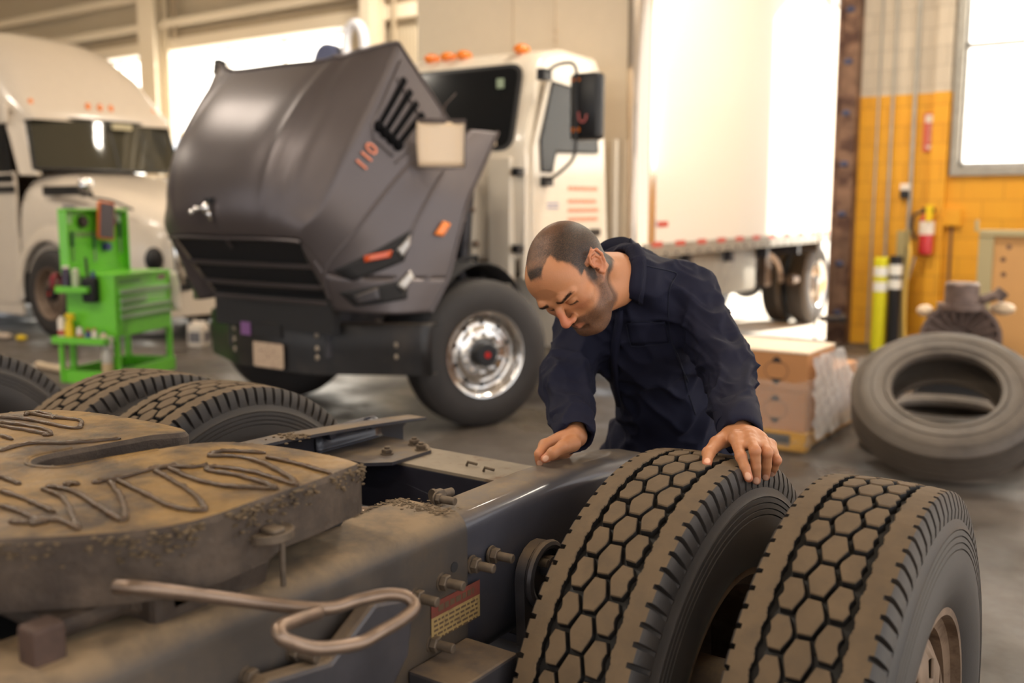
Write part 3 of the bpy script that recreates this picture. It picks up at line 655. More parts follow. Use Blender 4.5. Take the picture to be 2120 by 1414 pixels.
# grime crust lining the edge
b = MB(); n = len(out_)
for k in range(2600):
    i = random.randrange(n); f = random.random(); x = out_[i][0]*(1-f)+out_[(i+1) % n][0]*f; y = out_[i][1]*(1-f)+out_[(i+1) % n][1]*f
    if -1.64 < x < -1.49 and y > .9: continue
    z = ZT+slope(x, y); cl = vnoise(np.array([[x, y, 0.]]), 22, 8)[0]
    if cl < -.06: continue
    b.ball((x+random.gauss(0,.004), y+random.gauss(0,.004), z-.003-abs(random.gauss(.0,.013+.02*max(0,cl)))), random.uniform(.001,.0036), 6, sc=(1.5,1.5,.7))
_o = part(b, 'grime_crust', M['dirt'], fw_); tag(_o, kind='stuff')
grease_lines = [([(-1.4720,0.7520),(-1.3870,0.7500),(-1.3080,0.7410)],.0045),([(-1.3990,0.7140),(-1.3330,0.7130),(-1.2800,0.7070)],.0045),([(-1.3160,0.6830),(-1.2900,0.6960),(-1.2840,0.7100)],.0045),([(-1.4330,0.7950),(-1.3580,0.7860),(-1.2490,0.7370),(-1.2100,0.7190)],.0045),([(-1.4400,0.8070),(-1.3820,0.8150),(-1.2850,0.7930),(-1.2050,0.7750),(-1.2060,0.7860),(-1.2870,0.8350),(-1.3900,0.8810)],.0045),([(-1.3830,0.8890),(-1.2810,0.8700),(-1.2000,0.8530),(-1.1520,0.8580),(-1.1480,0.8750),(-1.2220,0.9120),(-1.3190,0.9410),(-1.3830,0.9600)],.0045),([(-1.3850,0.9840),(-1.2880,0.9630),(-1.2120,0.9660),(-1.1690,0.9870),(-1.1430,1.0040),(-1.2370,1.0160),(-1.3120,1.0090),(-1.3170,1.0320),(-1.2340,1.0430),(-1.1720,1.0370),(-1.1330,1.0370),(-1.2450,1.0830),(-1.3350,1.0980),(-1.3870,1.0730),(-1.3950,1.1050),(-1.3270,1.1440)],.0045),([(-1.3010,1.1210),(-1.2420,1.1230),(-1.1790,1.1170),(-1.1350,1.1120)],.0045),([(-1.4020,0.8600),(-1.3900,0.9020),(-1.3900,0.9740),(-1.3490,1.0090),(-1.3430,1.0330)],.0045),([(-1.9980,1.0320),(-1.9230,1.0510),(-1.7820,1.0590),(-1.7960,1.0860),(-1.8430,1.1070),(-1.9170,1.0890),(-2.0040,1.0860)],.0045),([(-1.9180,0.9900),(-1.8300,0.9990),(-1.7670,1.0040),(-1.8310,1.0240),(-1.9530,1.0080)],.0045),([(-1.8360,0.9460),(-1.7860,0.9420)],.0045),([(-1.9760,1.0710),(-1.9750,1.1010),(-1.9050,1.0970)],.0045),([(-1.7180,0.8830),(-1.7280,0.9420),(-1.6700,0.9910),(-1.6290,1.0620)],.0045),([(-1.5520,0.7950),(-1.4860,0.7900)],.0045),([(-1.2090,0.7200),(-1.2680,0.7240),(-1.2800,0.7070)],.0045),]
grease_blobs = [(-1.3940,0.9670,0.008),(-1.2800,0.7070,0.010),(-1.4220,0.8350,0.008),(-1.9050,1.0970,0.007),(-1.3950,0.8640,0.006),(-1.3820,0.9860,0.007),(-1.7670,1.0040,0.006),(-1.1410,1.0390,0.005),(-1.1450,1.0030,0.005)]
b = MB()
for pts, r_ in grease_lines:
    P_ = [Vector((x, y, ZT+slope(x, y)+r_*.35)) for x, y in pts]; P_ = catmull(P_, 7)
    P_ = [p+Vector((random.gauss(0,.0006), random.gauss(0,.0006), random.gauss(0,.0004))) for p in P_]
    rr = [r_*random.uniform(.8,1.25)*(.5 if i in (0, len(P_)-1) else 1) for i in range(len(P_))]
    b.tube(P_, rr, seg=8)
for x, y, r_ in grease_blobs:
    for k in range(6): b.ball((x+random.gauss(0,r_*.7), y+random.gauss(0,r_*.7), ZT+.002), r_*random.uniform(.4,.9), 8, sc=(1,1,.7))
tag(part(b, 'grease', M['grease'], fw_, smooth=180), kind='stuff')
# raised worn ridge around the throat
b = MB(); b.tube(catmull([(x,y,ZT-.001) for x,y in ((-1.50,1.05),(-1.518,.96),(-1.53,.89),(-1.56,.868),(-1.60,.865),(-1.64,.90),(-1.638,.97))],5), .0042, seg=8); part(b, 'throat_lip', M['fwtop'], fw_).parent = fw_
# lower casting: skirts, brackets, release rod
b = MB(); b.box((-1.98,.66,.99),(-1.18,.80,1.02)); b.cyl((-1.86,.86,1.0),(-1.26,.86,1.0),.055,seg=24); b.prism([(-1.40,.62),(-1.14,.80),(-1.14,.98),(-1.40,1.05)],.985,1.03); b.box((-1.30,.78,.97),(-1.14,.98,1.03)); part(b, 'fifth_wheel_saddle', M['fwside'], smooth=0, bevel=.012)
b = MB(); pts = ring_outline(14,.045,.0,0,0); b.prism([(-1.115+.032*math.cos(a), .965+.038*math.sin(a)) for a in [2*PI*k/18 for k in range(18)]], 1.058, 1.072); b.rbox((-1.120,.945,1.072),(-1.085,.972,1.080),.008); b.cyl((-1.098,.972,.985),(-1.098,.972,1.06),.0045,seg=10)
part(b, 'latch_tab', M['boltm'], bevel=.003)
b = MB(); b.box((-1.19,.615,.96),(-1.15,.66,1.03)); M['blk'] = mat('worn_block', srgb(70,52,44), .7, var=.25, vscale=30); part(b, 'rubber_stop', M['blk'], smooth=0, bevel=.006)
b = MB(); b.box((-1.29,1.16,.982),(-1.235,1.24,1.05)); part(b, 'rubber_stop', M['blackm'], smooth=0, bevel=.006)
rp = catmull([(-1.125,.715,1.062),(-1.095,.735,1.060),(-1.07,.854,1.011),(-1.0,.950,.981),(-.98,1.007,.979),(-.960,1.047,.979),(-.940,1.069,.973),(-.925,1.069,.960),(-.920,1.034,.954),(-.920,.987,.952),(-.925,.955,.948),(-.930,.916,.955),(-.940,.883,.963),(-.950,.857,.977),(-.955,.840,.990),(-.965,.845,.999),(-.975,.881,.994),(-.988,.938,.983)],6)
b = MB(); b.tube(rp, .0098, seg=14); part(b, 'release_handle', M['rod'], smooth=180)
# lower left castings and dark mass beneath plate
b = MB(); b.box((-1.95,.2,.72),(-1.30,1.1,.93)); part(b, 'slide_carriage', M['blackm'], smooth=0, bevel=.01)
b = MB(); b.prism([(.80,.70),(.93,.66),(1.10,.70),(1.20,.80),(1.22,.90),(1.12,.92),(1.02,.86),(.90,.88),(.80,.84)], -1.085, -1.05, 0); part(b, 'hanger_casting', M['grime'], bevel=.008, smooth=0)
# ---------------------------------------------------------------- box truck with its hood tilted forward
XC = -5.2
bt = thing('box_truck', 'white box truck with its dark grey hood tilted open, parked in the bay doorway', 'truck', (XC, 5.58, 0))
def tp(mb, name, m, parent=None, **k):
    mb.v = [(x-XC, y-5.58, z) for x, y, z in mb.v]; return mb.build(name, m, parent or bt, **k)
M['hood'] = mat('matte_charcoal_paint', srgb(92,85,86), .38, metal=.5, var=.05, vscale=2, spec=.6)
M['cab'] = mat('cab_white', srgb(236,224,206), .25, coat=.5)
M['bumperm'] = mat('black_steel_bumper', srgb(44,42,42), .38, metal=.3, var=.15, vscale=5, dust=srgb(120,104,88), dustamt=.5)
# hood control grid, right half, x offset from the truck centre line
rows_ = [
 [(.0,4.56,.93),(.40,4.57,.92),(.57,4.60,.90),(.66,4.51,.885),(.97,4.69,.865),(1.07,4.98,.86)],
 [(.0,4.17,1.345),(.38,4.19,1.345),(.64,4.26,1.33),(.70,4.40,1.13),(.99,4.75,1.09),(1.10,5.12,1.07)],
 [(.0,4.10,1.60),(.42,4.14,1.60),(.77,4.34,1.55),(.85,4.53,1.40),(1.02,4.88,1.35),(1.12,5.20,1.31)],
 [(.0,4.19,1.90),(.45,4.23,1.90),(.83,4.48,1.86),(.94,4.79,1.70),(1.05,5.05,1.62),(1.12,5.31,1.565)],
 [(.0,4.41,2.20),(.47,4.44,2.20),(.86,4.70,2.20),(.97,5.07,1.92),(1.04,5.28,1.85),(1.10,5.50,1.79)],
 [(.0,4.70,2.47),(.48,4.72,2.475),(.88,4.92,2.57),(.93,5.40,2.075),(1.02,5.50,2.06),(1.09,5.70,2.05)]]
G_ = [[Vector(p) for p in r_] for r_ in rows_]
def cr(p0, p1, p2, p3, t): return .5*((2*p1)+(p2-p0)*t+(2*p0-5*p1+4*p2-p3)*t*t+(3*p1-p0-3*p2+p3)*t**3)
def hoodp(s, t, side=1, off=0.):
    def at_(s, t):
        i = min(int(t), 4); f = t-i; j = min(int(s), 4); g = s-j
        def row(k):
            k = max(0, min(5, k)); P_ = G_[k]
            # sharp columns at 2 and 3 for a body crease
            a = P_[j-1] if j > 0 else Vector((-P_[1].x, P_[1].y, P_[1].z))
            d = P_[j+2] if j+2 < 6 else P_[5]
            if j == 2: a = P_[2]*1.0-(P_[3]-P_[2])*.55+(P_[2]-P_[1])*0; d = P_[3]+(P_[3]-P_[2])*.9
            if j == 1: d = P_[2]+(P_[2]-P_[1])*.75+(P_[3]-P_[2])*.25
            return cr(a, P_[j], P_[j+1], d, g)
        return cr(row(i-1) if i else row(0), row(i), row(i+1), row(i+2), f)
    p = at_(s, t)
    if off:
        e = .02; n = (at_(min(5, s+e), t)-at_(max(0, s-e), t)).cross(at_(s, min(5, t+e))-at_(s, max(0, t-e))).normalized()
        if n.y > 0: n = -n
        p = p+n*off
    # long raised power bulge on the hood top
    if s < 1.6 and t > 1.3:
        u = s; ridge = (math.exp(-((u-1.08)/.07)**2)+math.exp(-((u-1.40)/.06)**2)*.7)*.016*min(1, (t-1.3)/.8); p = Vector((p.x, p.y-ridge*1.2, p.z+ridge*.6))
    return Vector((XC+side*p.x, p.y, p.z))
def frange(a, b, n): return [a+(b-a)*i/n for i in range(n+1)]
b = MB()
ss = [-x for x in frange(5, 0, 60)][:-1]+frange(0, 5, 60)
full = [[hoodp(abs(s), t, 1 if s >= 0 else -1) for s in ss] for t in frange(1, 5, 40)]
b.grid(full)
for sd in (1, -1): b.grid([[hoodp(s, t, sd) for s in frange(2, 5, 30)] for t in frange(0, 1, 8)])
ho = tp(b, 'hood', M['hood'], smooth=60)
md = ho.modifiers.new('t', 'SOLIDIFY'); md.thickness = .025; md.offset = -1; 
# rolled rear lip of the hood and centre seam lip above the grille
b = MB()
b.tube([hoodp(abs(s), 5, 1 if s >= 0 else -1) for s in ss if abs(s) <= 2], .014, seg=8); b.tube([hoodp(abs(s), 1.0, 1 if s >= 0 else -1, .006) for s in ss if abs(s) <= 2.0], .010, seg=8)
for sd in (1, -1):
    b.tube([hoodp(s, 5, sd) for s in frange(2, 3, 10)], .010, seg=8); b.tube([hoodp(5, t, sd) for t in frange(0, 5, 40)], .013, seg=8)
tp(b, 'hood_lip', M['hood'], ho)
b = MB(); pr_ = [XC-.93, 4.86, 2.60]; b.prism([(4.88,2.50),(4.98,2.52),(4.96,2.60),(4.90,2.61)], XC-.90, XC-.84, 0); tp(b, 'hinge_tab', M['black'], ho)
# crease line along the fender top
b = MB(); b.tube([hoodp(3.0, t, 1, .0) for t in frange(.4, 4.6, 40)], .012, seg=8); b.tube([hoodp(3.9+.0*t, t, 1, .0) for t in frange(1.9, 3.6, 20)], .012, seg=8); tp(b, 'fender_crease', M['hood'], ho)
# side vents
b = MB()
for i in range(4):
    s0 = 2.27+.13*i
    for off, wd, mi in ((.004,.0,0),):
        rr = []
        for t in frange(3.78-.02*i, 4.60-.05*i, 12): rr.append([hoodp(s0-.032, t, 1, .006), hoodp(s0+.032, t, 1, .006)])
        b.grid(rr)
    b.ball(hoodp(s0, 3.69-.02*i, 1, .004), .028, 12)
v_ = tp(b, 'side_vent', mat('vent_black', (.006,.006,.007), .9, spec=.1), ho); md = v_.modifiers.new('t', 'SOLIDIFY'); md.thickness = .02; md.offset = 0
b = MB(); b.tube([hoodp(s, t, 1, .004) for s, t in ((2.12,4.75),(2.14,4.1),(2.17,3.65),(2.30,3.47),(2.70,3.40))], .010, seg=8); b.tube([hoodp(s, t, 1, .004) for s, t in ((2.18,4.5),(2.78,4.35),(2.86,3.9),(2.8,3.3))], .006, seg=8); tp(b, 'vent_surround', M['hood'], ho)
# model number in orange on the side
c = hoodp(2.36, 3.12, 1, .012); ex = (hoodp(2.45, 3.35, 1)-hoodp(2.45, 2.75, 1)).normalized(); ez = (hoodp(2.62, 3.0, 1)-hoodp(2.3, 3.0, 1)).cross(ex).normalized()
if ez.y > 0 and ez.x < 0: ez = -ez
if ez.x < 0: ez = -ez
ey = ez.cross(ex); text('110', .125, basis((c.x-XC, c.y-5.58, c.z), ex, ey, ez), mat('orange_badge', srgb(236,140,104), .4), 'badge', ho, .003)
# chrome ornament on the nose
c = hoodp(.12, 1.75, -1, .0); b = MB()
b.ball((c.x+.06,c.y-.035,c.z-.005), .030, 16, sc=(.9,1,1.3)); b.cyl((c.x+.06,c.y-.03,c.z-.01),(c.x+.075,c.y-.01,c.z-.09),.026,.006,seg=16); b.ball((c.x-.03,c.y-.04,c.z-.01),.020,14,sc=(1.3,1,1)); b.ball((c.x-.085,c.y-.035,c.z-.03),.019,14); b.cyl((c.x-.08,c.y-.035,c.z-.025),(c.x+.05,c.y-.03,c.z+.005),.010,seg=10)
tp(b, 'nose_ornament', M['chrome'], ho, smooth=180)
b = MB(); b.box((c.x+.03,c.y-.03,c.z+.03),(c.x+.095,c.y+.01,c.z+.06)); tp(b, 'ornament_base', M['black'], ho, smooth=0, bevel=.005)
# grille recess
b = MB()
def gp(u, v, off=0):  # u -1..1, v 0 bottom..1 top
    hw = .57*(1-v)+.63*v; y = 4.57*(1-v)+4.25*v; return (XC+u*hw, y+.05+off, .90*(1-v)+1.33*v)
b.grid([[gp(u, v) for u in frange(-1, 1, 10)] for v in frange(0, 1, 6)])
b.box((XC-.55,4.55,.72),(XC+.6,4.62,.95))
gr = tp(b, 'grille', M['blackm'], ho)
b = MB()
for v in (.30,.62): b.tube([gp(u, v, -.03-.03*(1-u*u)) for u in frange(-.98, .98, 14)], .016, seg=8)
b.tube([gp(u, .05, -.04) for u in frange(-.98,.98,10)], .02, seg=8)
b.tube([gp(-.08, 1.0, -.04), gp(-.08,.86,-.04)], .008, seg=6)
tp(b, 'grille_bar', M['hood'], gr)
b = MB(); b.box((XC-1.0,4.62,1.25),(XC-.93,4.68,1.32)); tp(b, 'marker_lamp', M['amber'], ho)
# headlamp cluster on the fender front
def patch(name, pts, m, off=.006, th=.012, n=5):
    b = MB(); rr = []
    (a, b0), (c0, d0) = pts
    for i in range(n+1):
        f = i/n; rr.append([hoodp(a[0]*(1-f)*(1-g)+b0[0]*f*(1-g)+c0[0]*(1-f)*g+d0[0]*f*g, a[1]*(1-f)*(1-g)+b0[1]*f*(1-g)+c0[1]*(1-f)*g+d0[1]*f*g, 1, off) for g in frange(0, 1, n)])
    b.grid(rr); o = tp(b, name, m, ho); q = o.modifiers.new('t', 'SOLIDIFY'); q.thickness = th; q.offset = 0; return o
patch('headlamp_bezel', (((3.12,1.12),(3.92,2.20)),((3.42,.92),(4.0,1.42))), M['blackm'], .003)
patch('turn_lamp', (((3.40,1.52),(3.74,1.66)),((3.46,1.38),(3.76,1.50))), mat('turn_lens', srgb(205,78,22), .2, coat=.5), .014)
patch('headlamp_lens', (((3.80,1.68),(3.90,2.02)),((3.93,1.50),(3.97,1.80))), M['steel'], .014)
patch('headlamp_bezel', (((3.25,.62),(4.15,1.0)),((3.45,.28),(4.25,.50))), M['blackm'], .003)
patch('fog_lens', (((4.02,.82),(4.14,1.20)),((4.14,.68),(4.24,1.02))), M['steel'], .014)
patch('fog_lens', (((3.45,.55),(3.75,.78)),((3.5,.35),(3.8,.5))), M['grime'], .012)
patch('side_marker', (((4.34,2.10),(4.42,2.44)),((4.52,2.08),(4.60,2.40))), M['amber'], .014)
# -------- bumper
bp_ = [(1.04,5.02),(.99,4.95),(.42,4.60),(.30,4.565),(0,4.55),(-.30,4.565),(-.42,4.60),(-.99,4.86),(-1.03,4.93)]
b = MB(); cs = [(.06,.44),(0,.44),(-.0,.60),(0,.755),(.012,.772),(.08,.775)]
b.grid([[(XC+x*(1-.0), y+dy, z) for dy, z in cs] for x, y in bp_])
o = tp(b, 'front_bumper', M['bumperm'], smooth=40); q = o.modifiers.new('t', 'SOLIDIFY'); q.thickness = .01; q.offset = 0
def on_bump(px_):  # y of bumper face at offset
    for (x0, y0), (x1, y1) in zip(bp_, bp_[1:]):
        if x1 <= px_ <= x0: return y1+(y0-y1)*(px_-x1)/(x0-x1)
b = MB()
for xo, zs in ((-.41,(.69,.61,.54)),(.41,(.70,.61,.55)),(.86,(.64,.56))):
    for z in zs: y = on_bump(xo); b.ball((XC+xo, y-.004, z), .020, 10, sc=(1,.4,1))
tp(b, 'bumper_bolts', mat('dull_bolt', srgb(170,155,138), .4, metal=.5), o)
b = MB(); b.box((XC-.15,4.535,.665),(XC+.13,4.56,.75)); tp(b, 'tow_slot', M['blackm'], o, smooth=0)
b = MB(); b.rbox((XC-.14,4.525,.455),(XC+.16,4.53,.625),.015,axis=1); tp(b, 'licence_plate', mat('plate', srgb(196,172,148), .5, var=.05, col2=srgb(150,118,104), c2scale=50, c2lo=.56, c2hi=.6), o)
b = MB(); b.box((XC-.285,4.545,.66),(XC-.185,4.552,.75)); tp(b, 'purple_sticker', mat('sticker', srgb(124,84,134), .5), o, smooth=0).rotation_euler = (0,0,0)
# -------- cab shell
b = MB()
prof = [(6.10,1.15),(6.08,1.93),(6.36,2.60),(6.48,2.70),(6.75,2.755),(7.25,2.74),(7.36,2.60),(7.36,1.0),(6.6,1.0)]
def hw(z): return 1.05 if z < 1.9 else 1.05-.085*((z-1.9)/.85)
n = len(prof); vs = []
for k, f in enumerate((-1,-.97,-.9,0,.9,.97,1)):
    ins = {0:.03,1:.008,2:0,3:-.012,4:0,5:.008,6:.03}[k]
    cy, cz = 6.75, 1.9
    for y, z in prof:
        d = math.hypot(y-cy, z-cz); vs.append((XC+f*hw(z), y-(y-cy)/d*ins, z-(z-cz)/d*ins))
fs = [(j*n+i, j*n+(i+1) % n, (j+1)*n+(i+1) % n, (j+1)*n+i) for j in range(6) for i in range(n)]+[tuple(range(n)), tuple(range(6*n, 7*n))]
b.add(vs, fs); cab = tp(b, 'cab', M['cab'], smooth=50, bevel=.02)
# windscreen on its slanted plane
def slab(name, corners, m, par, th=.01, r=.09, lift=.012, n=5, rmul=(1,1,1,1)):
    P_ = [Vector(c) for c in corners]; nx = (P_[1]-P_[0]).normalized(); nn = nx.cross(P_[3]-P_[0]).normalized(); out = []
    for i, p in enumerate(P_):
        a = (P_[i-1]-p).normalized(); c = (P_[(i+1) % 4]-p).normalized(); rr = r*rmul[i]
        p0, p1 = p+a*rr, p+c*rr
        for k in range(n+1): t = k/n; out.append((p0*(1-t)**2+p*2*t*(1-t)+p1*t*t))
    b = MB(); m_ = len(out); b.add([q+nn*lift for q in out]+[q+nn*(lift+th) for q in out], [tuple(range(m_)), tuple(range(m_, 2*m_))]+[(i, (i+1) % m_, m_+(i+1) % m_, m_+i) for i in range(m_)])
    return tp(b, name, m, par, smooth=30)
ws = slab('windscreen', [(XC-.94,6.10,1.94),(XC+.94,6.10,1.94),(XC+.88,6.345,2.60),(XC-.88,6.345,2.60)], M['black'], cab, r=.12)
g1 = slab('windscreen_glass', [(XC-.90,6.11,1.97),(XC+.90,6.11,1.97),(XC+.845,6.335,2.57),(XC-.845,6.335,2.57)], M['glass'], ws, lift=.024, th=.004)
b = MB(); b.box((XC+.68,6.085,1.985),(XC+.80,6.095,2.045)); tp(b, 'inspection_sticker', mat('sticker_pale', srgb(226,208,182), .5), ws, smooth=0, loc=(0,-.012,0))
b = MB(); b.box((XC+.70,6.225,2.42),(XC+.76,6.235,2.49)); tp(b, 'green_sticker', mat('sticker_green', srgb(160,176,150), .5), ws, smooth=0)
b = MB(); b.tube([(XC+.2,6.05,1.93),(XC+.33,6.03,2.02),(XC+.02,6.06,2.22)],.008,seg=6); tp(b, 'wiper', M['black'], cab)
# visor edge and roof marker lamps
for xo in (-.93,-.15,.02,.18,.74):
    b = MB(); b.ball((XC+xo, 6.50, 2.735), .055, 14, sc=(1.1,1.5,.75)); tp(b, 'roof_marker', M['amber'], cab)
# door, window and handle
b = MB(); b.prism([(6.16,1.02),(7.22,1.02),(7.22,2.0),(7.14,2.56),(6.42,2.56),(6.17,1.96)], XC+1.035, XC+1.068, 0, cham=.006)
dr = tp(b, 'cab_door', M['cab'], cab, smooth=30)
dr.data.transform(Matrix(((1,0,-.0,0),(0,1,0,0),(0,0,1,0),(0,0,0,1))))
b = MB(); b.prism([(6.28,1.80),(6.42,1.80),(6.47,1.95),(7.10,1.97),(7.05,2.42),(6.42,2.46),(6.26,2.02)], XC+1.066, XC+1.078, 0); tp(b, 'door_window', M['glass'], dr)
b = MB(); b.tube([(XC+1.072,y,z) for y,z in ((6.28,1.80),(6.42,1.80),(6.47,1.95),(7.10,1.97),(7.05,2.42),(6.42,2.46),(6.26,2.02))], .012, seg=8, closed=True); tp(b, 'window_seal', M['black'], dr)
b = MB(); b.rbox((6.98,1.30,0),(7.14,1.36,.02),.015); b.v = [(XC+1.07+z, x, y) for x, y, z in b.v]; tp(b, 'door_handle', M['black'], dr)
orange = mat('orange_print', srgb(222,150,120), .5); navy = mat('navy_print', srgb(130,130,170), .5)
b = MB()
for i, z in enumerate((1.68,1.58,1.51,1.44)):
    y = 6.66
    while y < 7.08: w_ = random.uniform(.02,.06); b.box((XC+1.068,y,z-.016),(XC+1.071,y+w_,z+.016)); y += w_+.012
tp(b, 'door_lettering', orange, dr, smooth=0)
b = MB()
for z in (1.56,1.53): b.box((XC+1.068,6.36,z-.006),(XC+1.071,6.52,z+.006))
b.box((XC+1.068,6.50,1.22),(XC+1.071,6.60,1.30)); tp(b, 'door_lettering', navy, dr, smooth=0)
b = MB(); b.box((XC+1.0,6.10,1.0),(XC+1.045,6.15,1.93)); b.box((XC+.75,6.04,.9),(XC+.95,6.12,1.90)); b.box((XC+.55,6.02,1.0),(XC+.62,6.1,1.85)); tp(b, 'cowl_post', M['cab'], cab, smooth=0, bevel=.01)
for z in (1.76,1.20):
    b = MB(); b.box((XC+.98,6.02,z),(XC+1.04,6.10,z+.06)); tp(b, 'hood_latch', M['black'], cab, smooth=0, bevel=.008)
b = MB(); b.box((XC+.55,6.5,.45),(XC+1.08,7.3,.98)); b.box((XC+.8,6.55,.5),(XC+1.12,7.25,.54)); b.box((XC+.8,6.55,.78),(XC+1.12,7.25,.82)); tp(b, 'step_box', M['white'], smooth=0, bevel=.01)
# -------- mirror with arms
b = MB(); b.rbox((XC+1.26,6.34,2.02),(XC+1.52,6.46,2.50),.05,axis=2); b.v = [tuple(Matrix.Rotation(0,3,'Z') @ Vector(v)) for v in b.v]
mr = tp(b, 'wing_mirror', M['black'], bevel=.012)
b = MB(); b.box((XC+1.30,6.335,2.44),(XC+1.36,6.342,2.46)); b.box((XC+1.30,6.335,2.08),(XC+1.36,6.342,2.11)); tp(b, 'mirror_clamp', M['amber'], mr, smooth=0)
b = MB(); b.tube(catmull([(XC+1.36,6.325,2.22),(XC+1.37,6.325,2.16),(XC+1.41,6.325,2.15),(XC+1.43,6.325,2.20)],5),.008,seg=8); tp(b, 'red_decal_mark', mat('red_mark', srgb(170,90,88), .5), mr)
b = MB(); b.tube([(XC+1.335,6.33,2.50),(XC+1.335,6.33,2.02)],.014,seg=8)
b.tube(catmull([(XC+1.08,6.30,2.50),(XC+1.18,6.30,2.56),(XC+1.30,6.32,2.57),(XC+1.335,6.33,2.52),(XC+1.335,6.33,2.48)],5),.013,seg=8); b.tube(catmull([(XC+1.08,6.32,1.72),(XC+1.22,6.32,1.80),(XC+1.32,6.33,1.90),(XC+1.335,6.33,2.05)],5),.013,seg=8)
b.box((XC+1.05,6.24,2.46),(XC+1.12,6.34,2.54)); b.box((XC+1.05,6.27,1.69),(XC+1.12,6.37,1.76)); tp(b, 'mirror_arm', M['black'], mr)
# -------- engine bay clutter
b = MB(); b.box((XC-.30,5.0,.75),(XC+.30,6.05,1.55)); b.box((XC-.45,4.72,.70),(XC+.45,4.80,1.45)); b.box((XC-.20,5.1,1.55),(XC+.20,5.9,1.68))
for k in range(6): b.cyl((XC+.32,5.1+.15*k,1.35),(XC+.45,5.1+.15*k,1.30),.05,seg=14)
b.cyl((XC+.38,5.1,1.3),(XC+.38,5.95,1.3),.06,seg=16); b.cyl((XC+.5,5.7,.8),(XC+.5,5.7,1.5),.10,seg=20); b.cyl((XC+.55,5.95,.9),(XC+.62,5.98,1.75),.05,seg=16)
en = tp(b, 'engine', M['grime'], smooth=40, bevel=.01)
b = MB()
for k in range(14):
    p = Vector((XC+random.uniform(.3,.85), random.uniform(5.2,5.95), random.uniform(.85,1.6))); q = p+Vector((random.uniform(-.2,.2), random.uniform(-.3,.3), random.uniform(-.35,.35)))
    b.tube(catmull([p, (p+q)/2+Vector((.05,.05,.04)), q, q+Vector((.0,.1,-.12))],4), random.uniform(.010,.025), seg=7)
tp(b, 'engine_hose', M['blackm'], en)
b = MB()
for k in range(16): b.ball((XC+random.uniform(.35,.8), random.uniform(5.3,5.95), random.uniform(.85,1.6)), random.uniform(.015,.035), 8)
tp(b, 'engine_fitting', M['rod'], en)
b = MB(); rr = []
for a in range(-10, 191, 10): rr.append([(XC+x, 5.62+.62*math.cos(R(a)), .55+.60*math.sin(R(a))) for x in (.60,.80,1.0)])
b.grid(rr); w_ = tp(b, 'wheel_arch_liner', M['blackm']); q = w_.modifiers.new('t','SOLIDIFY'); q.thickness=.012
b = MB()
for s_ in (-1,1): b.box((XC+s_*.43-.04,4.7,.72),(XC+s_*.43+.04,14.4,.98))
b.cyl((XC-.95,5.58,.46),(XC+.9,5.58,.46),.07); b.box((XC-.5,4.62,.55),(XC+.5,4.75,.75)); b.cyl((XC-1.0,13.05,.52),(XC+.9,13.05,.52),.09); b.ball((XC,13.05,.52),.24,20)
b.cyl((XC+.25,8,.6),(XC+.25,12.8,.55),.05)
for y in (8.6,9.6,10.6,11.6,12.4): b.box((XC-1.2,y,.98),(XC+1.2,y+.08,1.15))
for k in range(7): b.ball((XC+random.uniform(-.4,.7), random.uniform(4.75,4.95), random.uniform(.72,.90)), random.uniform(.03,.06), 8)
tp(b, 'frame', M['grime'], smooth=0)
b = MB(); b.rbox((XC+.55,8.3,.62),(XC+1.12,10.5,1.12),.05,axis=1); tp(b, 'fuel_tank', M['galv'])
b = MB(); b.box((XC+.6,11.9,.55),(XC+.7,12.1,1.1)); b.tube(catmull([(XC+.75,11.6,1.05),(XC+.8,11.9,.9),(XC+.8,12.1,.75),(XC+.75,12.3,.6)],5),.035,seg=10); b.cyl((XC+.9,12.2,.62),(XC+.9,12.4,.62),.06); tp(b, 'rear_air_line', M['rod'])
